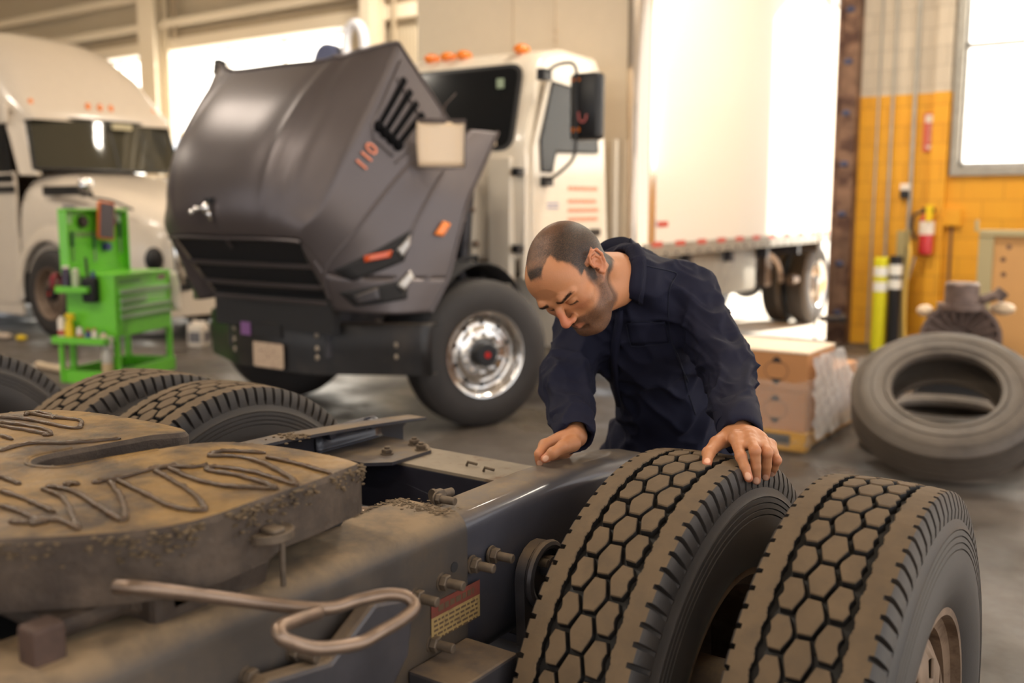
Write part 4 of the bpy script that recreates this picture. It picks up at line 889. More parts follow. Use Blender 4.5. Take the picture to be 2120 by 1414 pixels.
# -------- wheels
def plain_tyre(b, W=.14, RO=.52, RI=.285, seg=64, mi=0):
    pr = [(-.10,RI),(-W+.012,RI+.01),(-W+.002,.34),(-W-.002,.39),(-W+.003,.44),(-W+.018,.485),(-W+.035,.505),(-W+.045,RO-.002)]
    g = []
    for x in (-.06,-.02,.02,.06): g += [(x-.006,RO),(x-.004,RO-.012),(x+.004,RO-.012),(x+.006,RO)]
    pr = pr+g+[(-x,r) for x,r in reversed(pr)]
    b.lathe((0,0,0),(1,0,0),pr,seg,mi)
def alu_rim(parent, dish, M_=M['alu'], seg=80, hub=True):
    b = MB(); b.lathe((0,0,0),(1,0,0),[(-.12,.285),(.118,.285),(.128,.302),(.134,.308),(.139,.306),(.138,.296),(.128,.284),(.10,.270),(.07,.262),(dish+.02,.255),(dish+.004,.245)],seg)
    NS = 10; s8 = NS*8; prof = [(dish+.004,.245),(dish+.002,.236),(dish-.0,.206),(dish+.004,.195),(dish+.018,.175),(dish+.022,.165),(dish+.022,.105),(dish+.02,.08)]
    n0 = len(b.v); rows = [[(x, r*math.cos(2*PI*k/s8), r*math.sin(2*PI*k/s8)) for k in range(s8)] for x, r in prof]; b.add([p for r_ in rows for p in r_], [])
    for j in range(len(rows)-1):
        for k in range(s8):
            if j == 1 and k % 8 in (3,4): continue
            k2 = (k+1) % s8; b.f.append((n0+j*s8+k, n0+j*s8+k2, n0+(j+1)*s8+k2, n0+(j+1)*s8+k)); b.m.append(0)
    o = b.build('rim', M_, parent, smooth=40)
    b = MB(); b.cyl((dish-.05,0,0),(dish-.04,0,0),.25,seg=40); b.build('wheel_back', M['blackm'], parent)
    if hub:
        b = MB(); b.cyl((dish,0,0),(dish+.085,0,0),.090,.084,seg=32,cham=.008); b.build('hub', M['black'], parent)
        b = MB(); b.cyl((dish+.085,0,0),(dish+.090,0,0),.022,seg=24); b.build('hub_cap', M['red'], parent)
    b = MB()
    for k in range(NS): a = 2*PI*(k+.5)/NS; b.cyl((dish+.02,.138*math.cos(a),.138*math.sin(a)),(dish+.05,.138*math.cos(a),.138*math.sin(a)),.016,.013,seg=6)
    b.build('lug_nuts', M['chrome'] if hub else M['alu'], parent)
    return o
def wheel(name, parent, loc, rotz, dish, hub=True, rim=M['alu']):
    b = MB(); plain_tyre(b); o = b.build(name, M['rubber2'], parent, smooth=50); o.location = loc; o.rotation_euler = (0,0,rotz); alu_rim(o, dish, rim, hub=hub); return o
wheel('front_wheel', bt, (1.0,-.02,.52), R(-24), .075)
wheel('front_wheel', bt, (-.92,0,.52), R(180-24), .075)
wheel('rear_wheel', bt, (.86,7.45,.52), 0, -.06, hub=True)
wheel('rear_wheel', bt, (-.86,7.45,.52), R(180), -.06, hub=False)
for x in (.52,-.52):
    b = MB(); plain_tyre(b); o = b.build('inner_rear_wheel', M['rubber2'], bt, smooth=50); o.location = (x,7.45,.52)
# -------- cargo box
b = MB(); b.box((XC-1.25,7.62,1.17),(XC+1.24,14.6,4.05)); cb_ = tp(b, 'cargo_box', M['whitebox'], smooth=0, bevel=.01)
b = MB(); b.box((XC-1.22,7.58,1.17),(XC+1.10,7.625,4.05)); tp(b, 'front_wall', M['frpbox'], cb_, smooth=0)
b = MB(); b.box((XC-.10,7.572,1.17),(XC-.09,7.582,4.05)); b.box((XC+.35,7.572,1.17),(XC+.36,7.582,4.05))
for z in (2.9,2.98,3.06,2.2): b.ball((XC+.36,7.57,z),.02,8)
tp(b, 'wall_seam', mat('seam', srgb(200,182,158), .6), cb_, smooth=0)
b = MB(); pts = [(XC+1.08,7.57)]+[(XC+1.12+.14*math.sin(R(a)), 7.70-.14*math.cos(R(a))) for a in range(0,91,10)]+[(XC+1.26,7.78),(XC+1.24,7.78),(XC+1.24,7.66),(XC+1.08,7.62)]
b.prism(pts, 1.12, 4.06); tp(b, 'corner_post', mat('corner_cap', srgb(214,198,180), .16, metal=.8), cb_, smooth=40)
b = MB(); b.box((XC+.98,7.50,.9),(XC+1.02,7.54,2.1)); tp(b, 'vertical_pipe', M['white'], cb_)
b = MB(); b.box((XC+1.235,7.6,1.10),(XC+1.262,14.6,1.22)); b.box((XC+1.235,7.6,3.95),(XC+1.262,14.6,4.06)); b.box((XC-1.25,7.6,1.08),(XC+1.25,7.66,1.18)); tp(b, 'side_rail', M['galv'], cb_, smooth=0, bevel=.004)
red = mat('red_reflective', srgb(196,80,66), .4)
b = MB()
for k in range(14): b.box((XC+1.262,7.72+.46*k,1.19),(XC+1.264,7.72+.46*k+.20,1.235))
tp(b, 'reflective_tape', red, cb_, smooth=0)
b = MB()
for k in range(30): b.cyl((XC+1.25,7.75+.23*k,1.13),(XC+1.272,7.75+.23*k,1.13),.012,seg=8)
tp(b, 'rail_rivets', M['grime'], cb_)
b = MB(); b.box((XC+1.241,7.80,1.36),(XC+1.244,7.83,1.42),1); b.box((XC+1.241,7.86,1.36),(XC+1.244,8.06,1.41),0); tp(b, 'small_decal', [red, navy], cb_, smooth=0)
# paper pouch clipped to the fender
pch = thing('paper_pouch', 'clear pouch with a cream work order hanging on the raised grey hood', 'document', hoodp(4.0, 4.1, 1)+Vector((.10,-.13,.12)), (R(0), R(0), R(40)))
pch.location = (-4.09, 5.05, 1.965)
b = MB(); rr = [[(x*(1+.08*math.cos(z*9)), -.01+.02*math.sin(x*12), z) for x in frange(-.145,.145,8)] for z in frange(-.17,.11,8)]; b.grid(rr); o = b.build('work_order', mat('paper', srgb(222,198,168), .35, coat=.5), pch); q = o.modifiers.new('t','SOLIDIFY'); q.thickness=.004
b = MB(); rr = [[(x, -.018+.02*math.sin(x*12)+.01*math.sin(x*30), z) for x in frange(-.155,.16,10)] for z in (.10,.115,.13)]; b.grid(rr); b.tube([(-.152,-.012,.12),(-.155,-.005,-.02),(-.165,-.005,-.18),(0,.0,-.185),(.15,.0,-.175),(.155,-.005,.12)],.005,seg=6); b.tube([(0,-.01,.12),(.03,.02,.22),(.10,.10,.30)],.004,seg=6)
o = b.build('pouch_edge', mat('pouch_dark', srgb(72,60,56), .5), pch); 
# ---------------------------------------------------------------- white sleeper truck at the left, nose towards +x
YC = 7.60
lt = thing('sleeper_truck', 'white sleeper cab truck with a tall rounded roof parked behind the green tool cart', 'truck', (-11.1, YC, 0))
def lp(mb, name, m, parent=None, **k):
    mb.v = [(x+11.1, y-YC, z) for x, y, z in mb.v]; return mb.build(name, m, parent or lt, **k)
def sup(x, hw, zt, zb, n=36, e=.42, full=False):
    out = []
    for i in range(n+1):
        a = PI*i/n; c, s_ = math.cos(a), math.sin(a)
        out.append((x, YC-hw*math.copysign(abs(c)**e, c), zb+(zt-zb)*abs(s_)**e))
    return out
M['lwhite'] = mat('truck_white', srgb(214,200,184), .3, coat=.5, var=.02)
b = MB()
st = [(-9.42,.50,1.22,.75),(-9.5,.62,1.38,.62),(-9.75,.84,1.52,.60),(-10.2,.98,1.66,.62),(-10.8,1.05,1.80,.70),(-11.35,1.10,1.92,.75),(-11.75,1.12,1.97,.75)]
b.grid([sup(x,h,t,z,e=.45) for x,h,t,z in st]); b.add(sup(*st[0][:4],e=.45),[tuple(range(37))])
hd = lp(b,'hood',M['lwhite'],smooth=60)
b = MB()
st = [(-11.60,.96,2.64,2.57),(-11.70,1.0,2.76,2.56),(-11.9,1.04,3.0,2.54),(-12.2,1.08,3.36,2.4),(-12.6,1.08,3.64,2.0),(-13.2,1.12,3.80,1.9),(-14.0,1.15,3.87,1.9),(-16.2,1.15,3.9,1.9)]
b.grid([sup(x,h,t,z,e=.55) for x,h,t,z in st]); b.add(sup(*st[0][:4],e=.55),[tuple(range(37))]); b.add(sup(*st[-1][:4],e=.55),[tuple(range(37))]); lp(b,'roof',M['lwhite'],smooth=60)
b = MB()
# cab sides, pillars
for s_ in (-1,1):
    y = YC+s_*1.15
    b.prism([(YC+s_*1.02 if 0 else y-.03,0),(y,0)][:0] or [(0,0),(1,0),(1,1)],0,.001) if 0 else None
    b.box((-16.2,min(y,y-s_*.06),.35),(-11.80,max(y,y-s_*.06),1.95)); b.box((-16.2,min(y,y-s_*.06),1.9),(-13.0,max(y,y-s_*.06),3.3)); 
    # raked front pillar
    x0,x1=-11.52,-11.78
    b.add([(x0-.14,y,1.9),(x0+.02,y-s_*.12,1.9),(x1+.0,y-s_*.16,2.62),(x1-.22,y-s_*.04,2.62),(x0-.14,y-s_*.08,1.9),(x0+.0,y-s_*.22,1.9),(x1+.0,y-s_*.26,2.62),(x1-.22,y-s_*.12,2.62)],[(0,1,2,3),(7,6,5,4),(0,4,5,1),(1,5,6,2),(2,6,7,3),(3,7,4,0)])
    b.box((-13.0,min(y,y-s_*.06),2.52),(-11.9,max(y,y-s_*.06),2.75))
b.box((-16.2,YC-1.1,.6),(-16.1,YC+1.1,3.5))
lp(b,'cab_side',M['lwhite'],smooth=0,bevel=.015)
b = MB(); rr=[]
for f in frange(0,1,8):
    rr.append([(-11.53-.19*f+.17*(1-((v)/1.0)**2)*(1-.15*f)-.0, YC+v*(1.03-.05*f), 1.975+.62*f) for v in frange(-1,1,16)])
b.grid(rr); w_=lp(b,'windscreen',mat('smoky_glass',(.045,.042,.03),.06,spec=.6),smooth=180)
b = MB(); b.tube(rr[0],.02,seg=6); b.tube(rr[-1],.02,seg=6); b.tube([r_[0] for r_ in rr],.022,seg=6); b.tube([r_[-1] for r_ in rr],.022,seg=6); b.tube([r_[8] for r_ in rr],.010,seg=6); lp(b,'windscreen_seal',M['black'],w_)
b = MB(); b.box((-11.50,YC+.0,2.50),(-11.47,YC+.28,2.57)); lp(b,'inspection_sticker',mat('sticker2',srgb(190,180,150),.5),w_,smooth=0)
b = MB(); b.grid([[(-11.98+.0*f,YC-1.156+.05*f,z) ,(-12.9,YC-1.156+.05*f,z)] for f,z in ((0,1.82),(.5,2.2),(1,2.55))]); b.grid([[(-11.78,YC-1.158,1.82),(-12.0,YC-1.158,1.82)],[(-11.96,YC-1.10,2.52),(-12.2,YC-1.10,2.52)]]); lp(b,'door_window',M['glass'],smooth=0)
for y_,x_ in ((6.72,-11.80),(7.42,-11.72),(7.58,-11.71),(7.74,-11.72),(8.42,-11.80)):
    b = MB(); b.ball((x_+.02,y_,2.77),.055,12,sc=(.6,.55,1.0)); lp(b,'roof_marker',M['amber'])
b = MB(); b.box((-11.30,YC-1.075,1.66),(-10.55,YC-1.045,1.77)); b.box((-12.9,YC-1.17,1.70),(-11.76,YC-1.15,1.78)); lp(b,'side_vent',M['black'],smooth=0)
b = MB(); b.box((-10.95,YC-1.05,1.50),(-10.72,YC-1.03,1.545)); lp(b,'badge',mat('badge2',srgb(120,116,120),.4),smooth=0)
b = MB(); b.ball((-10.22,6.40,1.77),.10,20,sc=(.8,.8,1)); o=lp(b,'hood_mirror',M['chrome'],smooth=180)
b = MB(); b.tube(catmull([(-10.25,6.42,1.72),(-10.28,6.50,1.64),(-10.1,6.62,1.60),(-9.85,6.72,1.50)],4),.014,seg=8); b.box((-10.30,6.38,1.64),(-10.18,6.46,1.70)); lp(b,'mirror_arm',M['black'],o)
# wheel arch, wheel and side skirt
b = MB(); rr=[]
for a in range(-15,196,10): rr.append([(-11.1+.62*math.cos(R(a)),y,.52+.62*math.sin(R(a))) for y in (6.455,6.62,6.9)])
b.grid(rr); o=lp(b,'wheel_arch',M['blackm']); q=o.modifiers.new('t','SOLIDIFY'); q.thickness=.02
b = MB(); rr=[]
for a in range(-8,189,7): rr.append([(-11.1+r_*math.cos(R(a)),y,.52+r_*math.sin(R(a))) for r_,y in ((.60,6.44),(.63,6.41),(.70,6.42),(.80,6.47))])
b.grid(rr); lp(b,'fender',M['lwhite'])
b = MB(); b.box((-16.2,6.46,.22),(-11.78,6.50,1.12)); b.box((-16.2,6.48,1.10),(-11.78,6.52,1.16)); lp(b,'side_skirt',M['lwhite'],smooth=0,bevel=.01)
b = MB(); b.box((-16,6.9,.3),(-9.9,8.3,1.0)); b.box((-11.9,6.6,.9),(-10.3,8.6,1.3)); lp(b,'chassis',M['blackm'],smooth=0)
pale = mat('pale_steel_wheel', srgb(122,102,86), .5, metal=.2)
for y,rz in ((6.40+.15,-90),(YC+1.05-.15,90)):
    b = MB(); plain_tyre(b); o=b.build('front_wheel',M['rubber2'],lt,smooth=50); o.location=(0,y-YC,.52); o.rotation_euler=(0,0,R(rz)); alu_rim(o,.055,pale,hub=True)
# nose: grille bars, head lamps, bumper
b = MB()
for z in (.80,.93,1.06,1.19,1.32): b.box((-9.44-(z-.8)*.1,YC-.60,z-.028),(-9.38-(z-.8)*.1,YC+.60,z+.028))
lp(b,'grille_bar',M['lwhite'],smooth=0,bevel=.006)
b = MB(); b.box((-9.55,YC-.62,.72),(-9.46,YC+.62,1.36)); lp(b,'grille_back',M['blackm'],smooth=0)
b = MB(); b.tube(catmull([(-9.40,YC-.63,1.42),(-9.40,YC-.67,1.15),(-9.38,YC-.66,.85),(-9.4,YC-.6,.68)],5),.022,seg=8); lp(b,'grille_surround',M['chrome'])
for s_ in (-1,1):
    b = MB(); b.ball((-9.62,YC+s_*.80,.95),.14,16,sc=(.5,.8,1)); lp(b,'headlamp',M['black'])
b = MB(); rr=[[(-9.40-.35*abs(v)**3,YC+v*1.12,z) for v in frange(-1,1,16)] for z in (.30,.32,.55,.60)]; b.grid(rr); o=lp(b,'front_bumper',M['lwhite']); q=o.modifiers.new('t','SOLIDIFY'); q.thickness=.03
b = MB(); b.box((-9.5,YC-.9,.60),(-9.42,YC+.9,.74)); lp(b,'bumper_insert',M['black'],smooth=0)
# ---------------------------------------------------------------- neighbouring tyre at the far left
nt_ = dup(t0, None, (-3.74, 1.72, .52), (R(4), 0, 0)); nt_.name = 'truck_tyre'
tag(nt_, 'dark truck tyre standing at the left edge beyond the far dual tyres', 'tyre')
# ---------------------------------------------------------------- green tool cart
M['green'] = mat('lime_green_paint', srgb(112,200,52), .35, coat=.3, var=.03)
M['handle'] = mat('grey_green_handle', srgb(150,176,140), .4, metal=.3)
cart = thing('tool_cart', 'lime green rolling tool cart with drawers and raised lid', 'tool cart', (-7.12, 4.66, 0), (0, 0, R(20)))
b = MB(); b.box((-.46,0,.50),(0,.75,.995)); ct = b.build('drawer_chest', M['green'], cart, smooth=0, bevel=.008)
b = MB(); b.box((-.47,-.01,.985),(.01,.76,1.0)); b.box((-.46,0,.995),(-.445,.75,1.03)); b.build('chest_top', M['green'], cart, smooth=0, bevel=.003)
def drawer(z0, z1, y0=.035, y1=.715):
    b = MB(); b.box((0,y0,z0),(.014,y1,z1)); d = b.build('drawer', M['green'], cart, smooth=0, bevel=.003)
    b = MB(); b.box((.014,y0,z1-.042),(.032,y1,z1-.006)); b.build('drawer_handle', M['handle'], d, smooth=0, bevel=.006)
drawer(.815,.885); drawer(.755,.81,.035,.375); drawer(.69,.75); drawer(.62,.685)
b = MB(); b.box((0,.035,.505),(.012,.715,.61)); d = b.build('drawer', M['green'], cart, smooth=0, bevel=.004)
b = MB(); b.box((.0,.05,.925),(.004,.33,.955)); b.build('name_plate', mat('name_plate', srgb(90,140,70), .4, metal=.3), cart, smooth=0)
b = MB(); b.box((.0,.57,.925),(.004,.68,.965)); b.build('sticker', mat('pink_sticker', srgb(140,110,110), .5), cart, smooth=0)
for x in (-.44,-.02):
    for y in (.02,.73):
        b = MB(); b.box((x-.02,y-.02,.12),(x+.02,y+.02,.52)); b.build('leg', M['green'], cart, smooth=0, bevel=.004)
b = MB(); b.box((-.47,-.10,.13),(.01,.76,.14)); b.box((-.01,-.10,.13),(.01,.76,.235)); b.box((-.47,-.10,.13),(-.455,.76,.235)); b.box((-.47,-.10,.13),(.01,-.085,.235)); b.box((-.47,.745,.13),(.01,.76,.235)); b.build('bottom_shelf', M['green'], cart, smooth=0, bevel=.004)
b = MB(); b.box((-.42,.05,.141),(-.05,.70,.150)); b.build('shelf_mat', M['black'], cart, smooth=0)
for x in (-.40,-.06):
    for y in (.04,.70):
        b = MB(); b.cyl((x,y-.016,.055),(x,y+.016,.055),.055,seg=20,cham=.006); c_ = b.build('caster', M['black'], cart)
        b = MB(); b.box((x-.02,y-.022,.06),(x+.02,y+.022,.13)); b.build('caster_fork', M['galv'], c_, smooth=0)
b = MB(); b.box((-.475,-.02,1.0),(-.462,.77,1.52)); b.box((-.475,-.02,1.0),(-.40,-.008,1.50)); b.box((-.475,.758,1.0),(-.40,.77,1.50)); b.box((-.475,-.02,1.505),(-.40,.77,1.52)); b.box((-.462,0,1.24),(-.45,.75,1.26)); ld = b.build('lid', M['green'], cart, smooth=0, bevel=.003)
b = MB(); b.box((-.461,.02,1.40),(-.459,.12,1.49)); b.build('sticker', mat('pale_sticker', srgb(170,205,150), .5), ld, smooth=0)
b = MB(); b.box((-.461,.62,1.40),(-.459,.74,1.49)); b.build('sticker', mat('pale_sticker2', srgb(176,190,176), .5), ld, smooth=0)
b = MB(); b.box((-.461,.15,1.29),(-.459,.62,1.33)); b.build('name_strip', mat('name_strip', srgb(124,150,98), .4), ld, smooth=0)
for y in (.23,.60):
    b = MB(); b.cyl((-.462,y,1.415),(-.42,y,1.415),.05,seg=24,cham=.008); b.build('speaker_knob', mat('brown_black', srgb(54,40,38), .5), ld)
# side tray
b = MB(); b.box((-.46,-.13,.86),(-.16,0,.87)); b.box((-.46,-.13,.86),(-.16,-.12,.91)); b.box((-.17,-.13,.86),(-.16,0,.91)); b.box((-.46,-.13,.86),(-.45,0,.91)); b.build('upper_side_tray', M['green'], cart, smooth=0, bevel=.003)
b = MB(); b.box((-.50,-.15,.455),(-.01,0,.465)); b.box((-.50,-.15,.455),(-.01,-.14,.51)); b.box((-.50,-.15,.455),(-.49,0,.51)); b.box((-.02,-.15,.455),(-.01,0,.51)); b.build('lower_side_tray', M['green'], cart, smooth=0, bevel=.003)
b = MB(); b.box((-.46,-.12,.14),(-.43,-.09,.46)); b.build('tray_post', M['green'], cart, smooth=0)
CM = Matrix.Translation((-7.12,4.66,0)) @ Matrix.Rotation(R(20),4,'Z')
def cthing(name, label, cat, p, rot=(0,0,0), group=None):
    w_ = CM @ Vector(p); return thing(name, label, cat, w_, (rot[0],rot[1],R(20)+rot[2]), group)
# tablet in an orange case hanging on the lid
t = cthing('tablet', 'dark tablet in an orange rugged case hanging on the cart lid', 'tablet', (-.405,.46,1.42), (R(-14),0,0))
b = MB(); b.rbox((-.105,-.16,0),(.105,.16,.02),.02); b.v = [tuple(Matrix.Rotation(R(8),3,'X') @ Vector((z,x,y))) for x,y,z in b.v]; b.build('case', mat('orange_case', srgb(214,106,40), .5), t)
b = MB(); b.rbox((-.088,-.143,.02),(.088,.143,.026),.01); b.v = [tuple(Matrix.Rotation(R(8),3,'X') @ Vector((z,x,y))) for x,y,z in b.v]; b.build('screen', mat('tablet_screen', srgb(84,74,86), .3), t)
def bottle(name, label, p, prof, m, capm=None, caph=None, group=None, cat='bottle'):
    t = cthing(name, label, cat, p, group=group); b = MB(); b.lathe((0,0,0),(0,0,1),[(z,r) for r,z in prof],20,caps=True); b.build('body', m, t)
    if capm: b = MB(); b.cyl((0,0,caph[0]),(0,0,caph[1]),caph[2],seg=16,cham=.002); b.build('cap', capm, t)
    return t
def solid(name, c, r=.4, **k): return mat(name, srgb(*c), r, **k)
yel, redp, whp, blu, crm = solid('yellow_plastic',(232,196,20)), solid('red_plastic',(186,52,40)), solid('white_plastic',(226,214,200)), solid('blue_plastic',(62,62,130)), solid('cream_plastic',(214,190,160))
t = bottle('spray_bottle','yellow spray bottle standing on the green cart side tray',(-.385,-.075,.465),[(.036,0),(.038,.10),(.02,.17),(.012,.19)],yel)
b = MB(); b.box((-.03,-.015,.19),(.05,.015,.225)); b.box((.03,-.01,.17),(.05,.01,.2)); b.build('trigger_head',yel,t,smooth=0,bevel=.004)
bottle('aerosol_can','white and red can at the rear end of the lower side tray',(-.46,-.07,.465),[(.03,0),(.03,.17),(.02,.185),(.01,.2)],whp,redp,(.05,.09,.0312),cat='can')
bottle('aerosol_can','short white can with a red band beside the yellow spray bottle',(-.285,-.08,.465),[(.026,0),(.026,.10),(.014,.12)],whp,redp,(.02,.06,.0272),cat='can')
bottle('small_bottle','small blue bottle in the middle of the lower side tray',(-.215,-.07,.465),[(.022,0),(.022,.06),(.012,.09)],blu,redp,(.085,.11,.013))
bottle('small_bottle','small white bottle with an orange cap on the lower side tray',(-.15,-.08,.465),[(.024,0),(.024,.08),(.012,.10)],whp,solid('orange_cap',(200,96,70)),(.095,.115,.013))
bottle('small_bottle','short cream bottle nearest the drawers on the lower side tray',(-.07,-.075,.465),[(.026,0),(.026,.06),(.014,.08)],crm,blu,(.078,.09,.012))
t = bottle('spray_bottle','clear spray bottle with a white trigger head standing on the bottom shelf edge',(-.055,-.065,.215),[(.040,0),(.044,.03),(.044,.15),(.028,.22),(.014,.25)],mat('clear_milky', srgb(214,208,196), .3, trans=.3, spec=.5))
b = MB(); b.box((-.03,-.018,.25),(.055,.018,.30)); b.box((-.045,-.012,.265),(-.03,.012,.285)); b.box((.025,-.01,.20),(.05,.01,.25)); b.build('trigger_head',whp,t,smooth=0,bevel=.006)
b = MB(); b.cyl((0,0,.005),(0,0,.09),.0445,seg=20); b.build('liquid',solid('amber_liquid',(196,170,130)),t)
# upper tray content
bottle('aerosol_can','dark can with a pale cap in the upper side tray of the cart',(-.40,-.06,.87),[(.032,0),(.032,.17),(.02,.19)],solid('dark_can',(60,50,70)),whp,(.165,.20,.026),cat='can')
bottle('aerosol_can','pale green can beside the dark can in the upper tray',(-.31,-.06,.87),[(.03,0),(.03,.15),(.02,.17)],solid('pale_can',(176,186,150)),whp,(.15,.18,.022),cat='can')
t = cthing('tool_pouch','black pouch of hand tools hanging on the cart side','pouch',(-.19,-.045,.88)); b = MB(); b.box((-.06,-.04,-.10),(.06,.04,.10)); b.build('pouch',M['blackm'],t,bevel=.02)
b = MB(); b.cyl((-.02,0,.10),(-.03,0,.26),.012,seg=10); b.cyl((.03,0,.10),(.03,0,.15),.014,seg=10,mi=1); b.build('tool_handles',[M['rubber2'],blu],t)
t = cthing('cable_reel','red bundled cable hanging at the rear corner of the cart','cable',(-.53,-.03,.93)); b = MB(); 
for k in range(4): b.tube([(.01*k,.05*math.cos(a),.07*math.sin(a)) for a in [2*PI*i/16 for i in range(16)]],.010,seg=6,closed=True)
b.build('coil',solid('dark_red',(120,30,40)),t)
# tools hooked on the lid, a mug, and cables
for i,(y,z,l,c) in enumerate(((.09,1.10,.24,(60,100,60)),(.36,1.08,.22,(60,110,60)),(.70,1.14,.26,(60,90,60)))):
    t = cthing('screwdriver',['long green handled screwdriver hooked at the near edge of the lid','short screwdriver hooked mid lid above the chest','screwdriver leaning along the far edge of the lid'][i],'screwdriver',(-.44,y,z)); b = MB(); b.cyl((0,0,0),(0,0,l*.55),.006,seg=8); b.build('shaft',M['steel'],t); b = MB(); b.cyl((0,0,l*.5),(0,0,l),.014,seg=10,cham=.003); b.build('handle',solid('drv%d'%i,c),t)
t = cthing('cap_hat','small dark blue magnetic cup stuck on the cart lid','cup',(-.455,.50,1.20)); b = MB(); b.cyl((0,0,0),(.05,0,0),.035,seg=16); b.build('cup',blu,t)
t = cthing('oil_jug','white plastic jug with a grey label on the floor behind the cart','jug',(0,0,0)); t.location = (-9.1,6.95,0)
b = MB(); b.rbox((-.10,-.075,0),(.10,.075,.25),.03); b.cyl((-.04,0,.25),(-.04,0,.29),.025,seg=14); b.box((.0,-.02,.25),(.09,.02,.285)); b.build('body',whp,t,bevel=.01)
b = MB(); b.box((-.07,-.0765,.05),(.07,-.0755,.17)); b.box((.1005,-.05,.05),(.1015,.05,.17)); b.build('label',solid('grey_label',(110,106,110)),t,smooth=0)
t = cthing('rag','white rag hanging on the far corner of the cart','rag',(.0,0,0)); t.location=(0,0,0); t.location = CM @ Vector((.02,.775,.80)); b = MB(); rr=[[(x+.01*math.sin(z*30),.012*math.sin(x*40+z*12),z) for x in frange(-.05,.05,6)] for z in frange(-.16,.18,8)]; b.grid(rr); o=b.build('cloth',whp,t); q=o.modifiers.new('t','SOLIDIFY'); q.thickness=.006
b = MB(); b.cyl((-9.1,5.1,.035),(-7.75,5.02,.035),.035,seg=14); tag(b.build('metal_pole',solid('pale_pole',(190,168,140),.5)),'pale metal pole lying on the floor in front of the cart','pole')
t = thing('parts_bag','crumpled pale bag on the floor beside the sleeper truck wheel','bag',(-11.75,6.0,0)); b = MB()
P_,Q_ = None,None
b.ball((0,0,.05),.14,14,sc=(1.6,.8,.4)); b.ball((.28,.05,.035),.09,12,sc=(1.3,.8,.4)); b.build('bag',solid('bagc',(190,170,150)),t)
t = thing('yellow_rag','small yellow rag on the floor at the sleeper truck tyre','rag',(-11.2,6.1,0)); b = MB(); b.ball((0,0,.03),.08,12,sc=(1,.7,.4)); b.build('cloth',yel,t)
# things seen above the hood
t = thing('hanging_hose','white hose loop with a blue reel hanging above the raised hood','hose',(-10.12,10.6,2.0))
b = MB(); b.tube([(.30*math.cos(a)*.6,0,.30*math.sin(a)+1.78) for a in [2*PI*k/24 for k in range(24)]],.07,seg=10,closed=True); b.build('hose_loop',solid('pale_hose',(214,214,222)),t)
b = MB(); b.cyl((-.62,.0,1.62),(-.62,.20,1.62),.26,seg=30,cham=.03); b.box((-.68,.20,1.4),(-.56,.30,1.8)); b.build('reel',solid('reel_blue',(84,92,124),.4),t)
# ---------------------------------------------------------------- pallet with wrapped cartons
card = mat('cardboard', srgb(188,132,84), .6, var=.06, vscale=6); ctop = mat('carton_lid', srgb(226,206,180), .5, var=.05)
wrap = mat('stretch_wrap', (.95,.92,.88), .2, alpha=.18, spec=.9, bump=.012, bscale=14, stretch=(1,1,3))
t = thing('pallet','yellowish wooden pallet under the wrapped cartons','pallet',(-2.45,6.7,0)); wood = mat('pallet_wood', srgb(206,156,78), .6, var=.15, vscale=4, stretch=(1,8,8))
b = MB()
for y in (-.62,-.3,.02,.34,.60): b.box((-.47,y,.10),(.45,y+.10,.12))
b.box((-.47,-.62,.0),(.45,-.52,.02)); b.box((-.47,.6,.0),(.45,.7,.02)); b.build('deck_boards',wood,t,smooth=0,bevel=.003)
for x in (-.47,-.06,.35):
    b = MB(); b.box((x,-.62,.02),(x+.10,.70,.10)); b.build('stringer',wood,t,smooth=0,bevel=.003)
def carton(lab, lo, hi, top=False):
    c = [(lo[0]+hi[0])/2,(lo[1]+hi[1])/2,lo[2]]; t = thing('carton',lab,'box',c,group=None); b = MB()
    dx,dy,h = (hi[0]-lo[0])/2,(hi[1]-lo[1])/2,hi[2]-lo[2]; b.box((-dx,-dy,0),(dx,dy,h)); b.build('carton_body',card,t,smooth=0,bevel=.004)
    if top: b = MB(); b.box((-dx-.004,-dy-.004,h-.0),(dx+.004,dy+.004,h+.012)); b.build('lid_sheet',ctop,t,smooth=0)
    b = MB(); cx = dx-.20
    for z,s_ in ((h*.72,1),(h*.30,-1)): b.add([(cx-.035,-dy-.001,z),(cx+.035,-dy-.001,z),(cx+.02,-dy-.001,z+s_*.03),(cx,-dy-.001,z+s_*.04),(cx-.02,-dy-.001,z+s_*.03)],[(0,1,2,3,4)])
    b.build('arrow_print',M['blackm'],t,smooth=0)
    b = MB(); b.add([(cx+.075*math.cos(2*PI*k/24),-dy-.0015,h*.51+.06*math.sin(2*PI*k/24)) for k in range(24)]+[(cx+.08*math.cos(2*PI*k/24),-dy-.0015,h*.51+.065*math.sin(2*PI*k/24)) for k in range(24)],[(k,(k+1)%24,24+(k+1)%24,24+k) for k in range(24)]); b.build('ring_print',M['rust'],t,smooth=0)
carton('lower cardboard carton in the wrapped stack on the pallet',(-2.90,6.12,.121),(-2.02,6.66,.375))
carton('topmost cardboard carton of the wrapped stack with a pale lid',(-2.90,6.12,.378),(-2.02,6.66,.62),True)
carton('low carton at the back of the pallet under crumpled wrap',(-2.90,6.67,.121),(-2.03,7.25,.44))
b = MB(); pts=[]; z0,z1=.03,.47
ring=[(-2.93,6.09),(-1.985,6.09),(-1.975,6.4),(-1.98,6.70),(-1.985,7.0),(-2.0,7.32),(-2.93,7.32)]
rr=[]
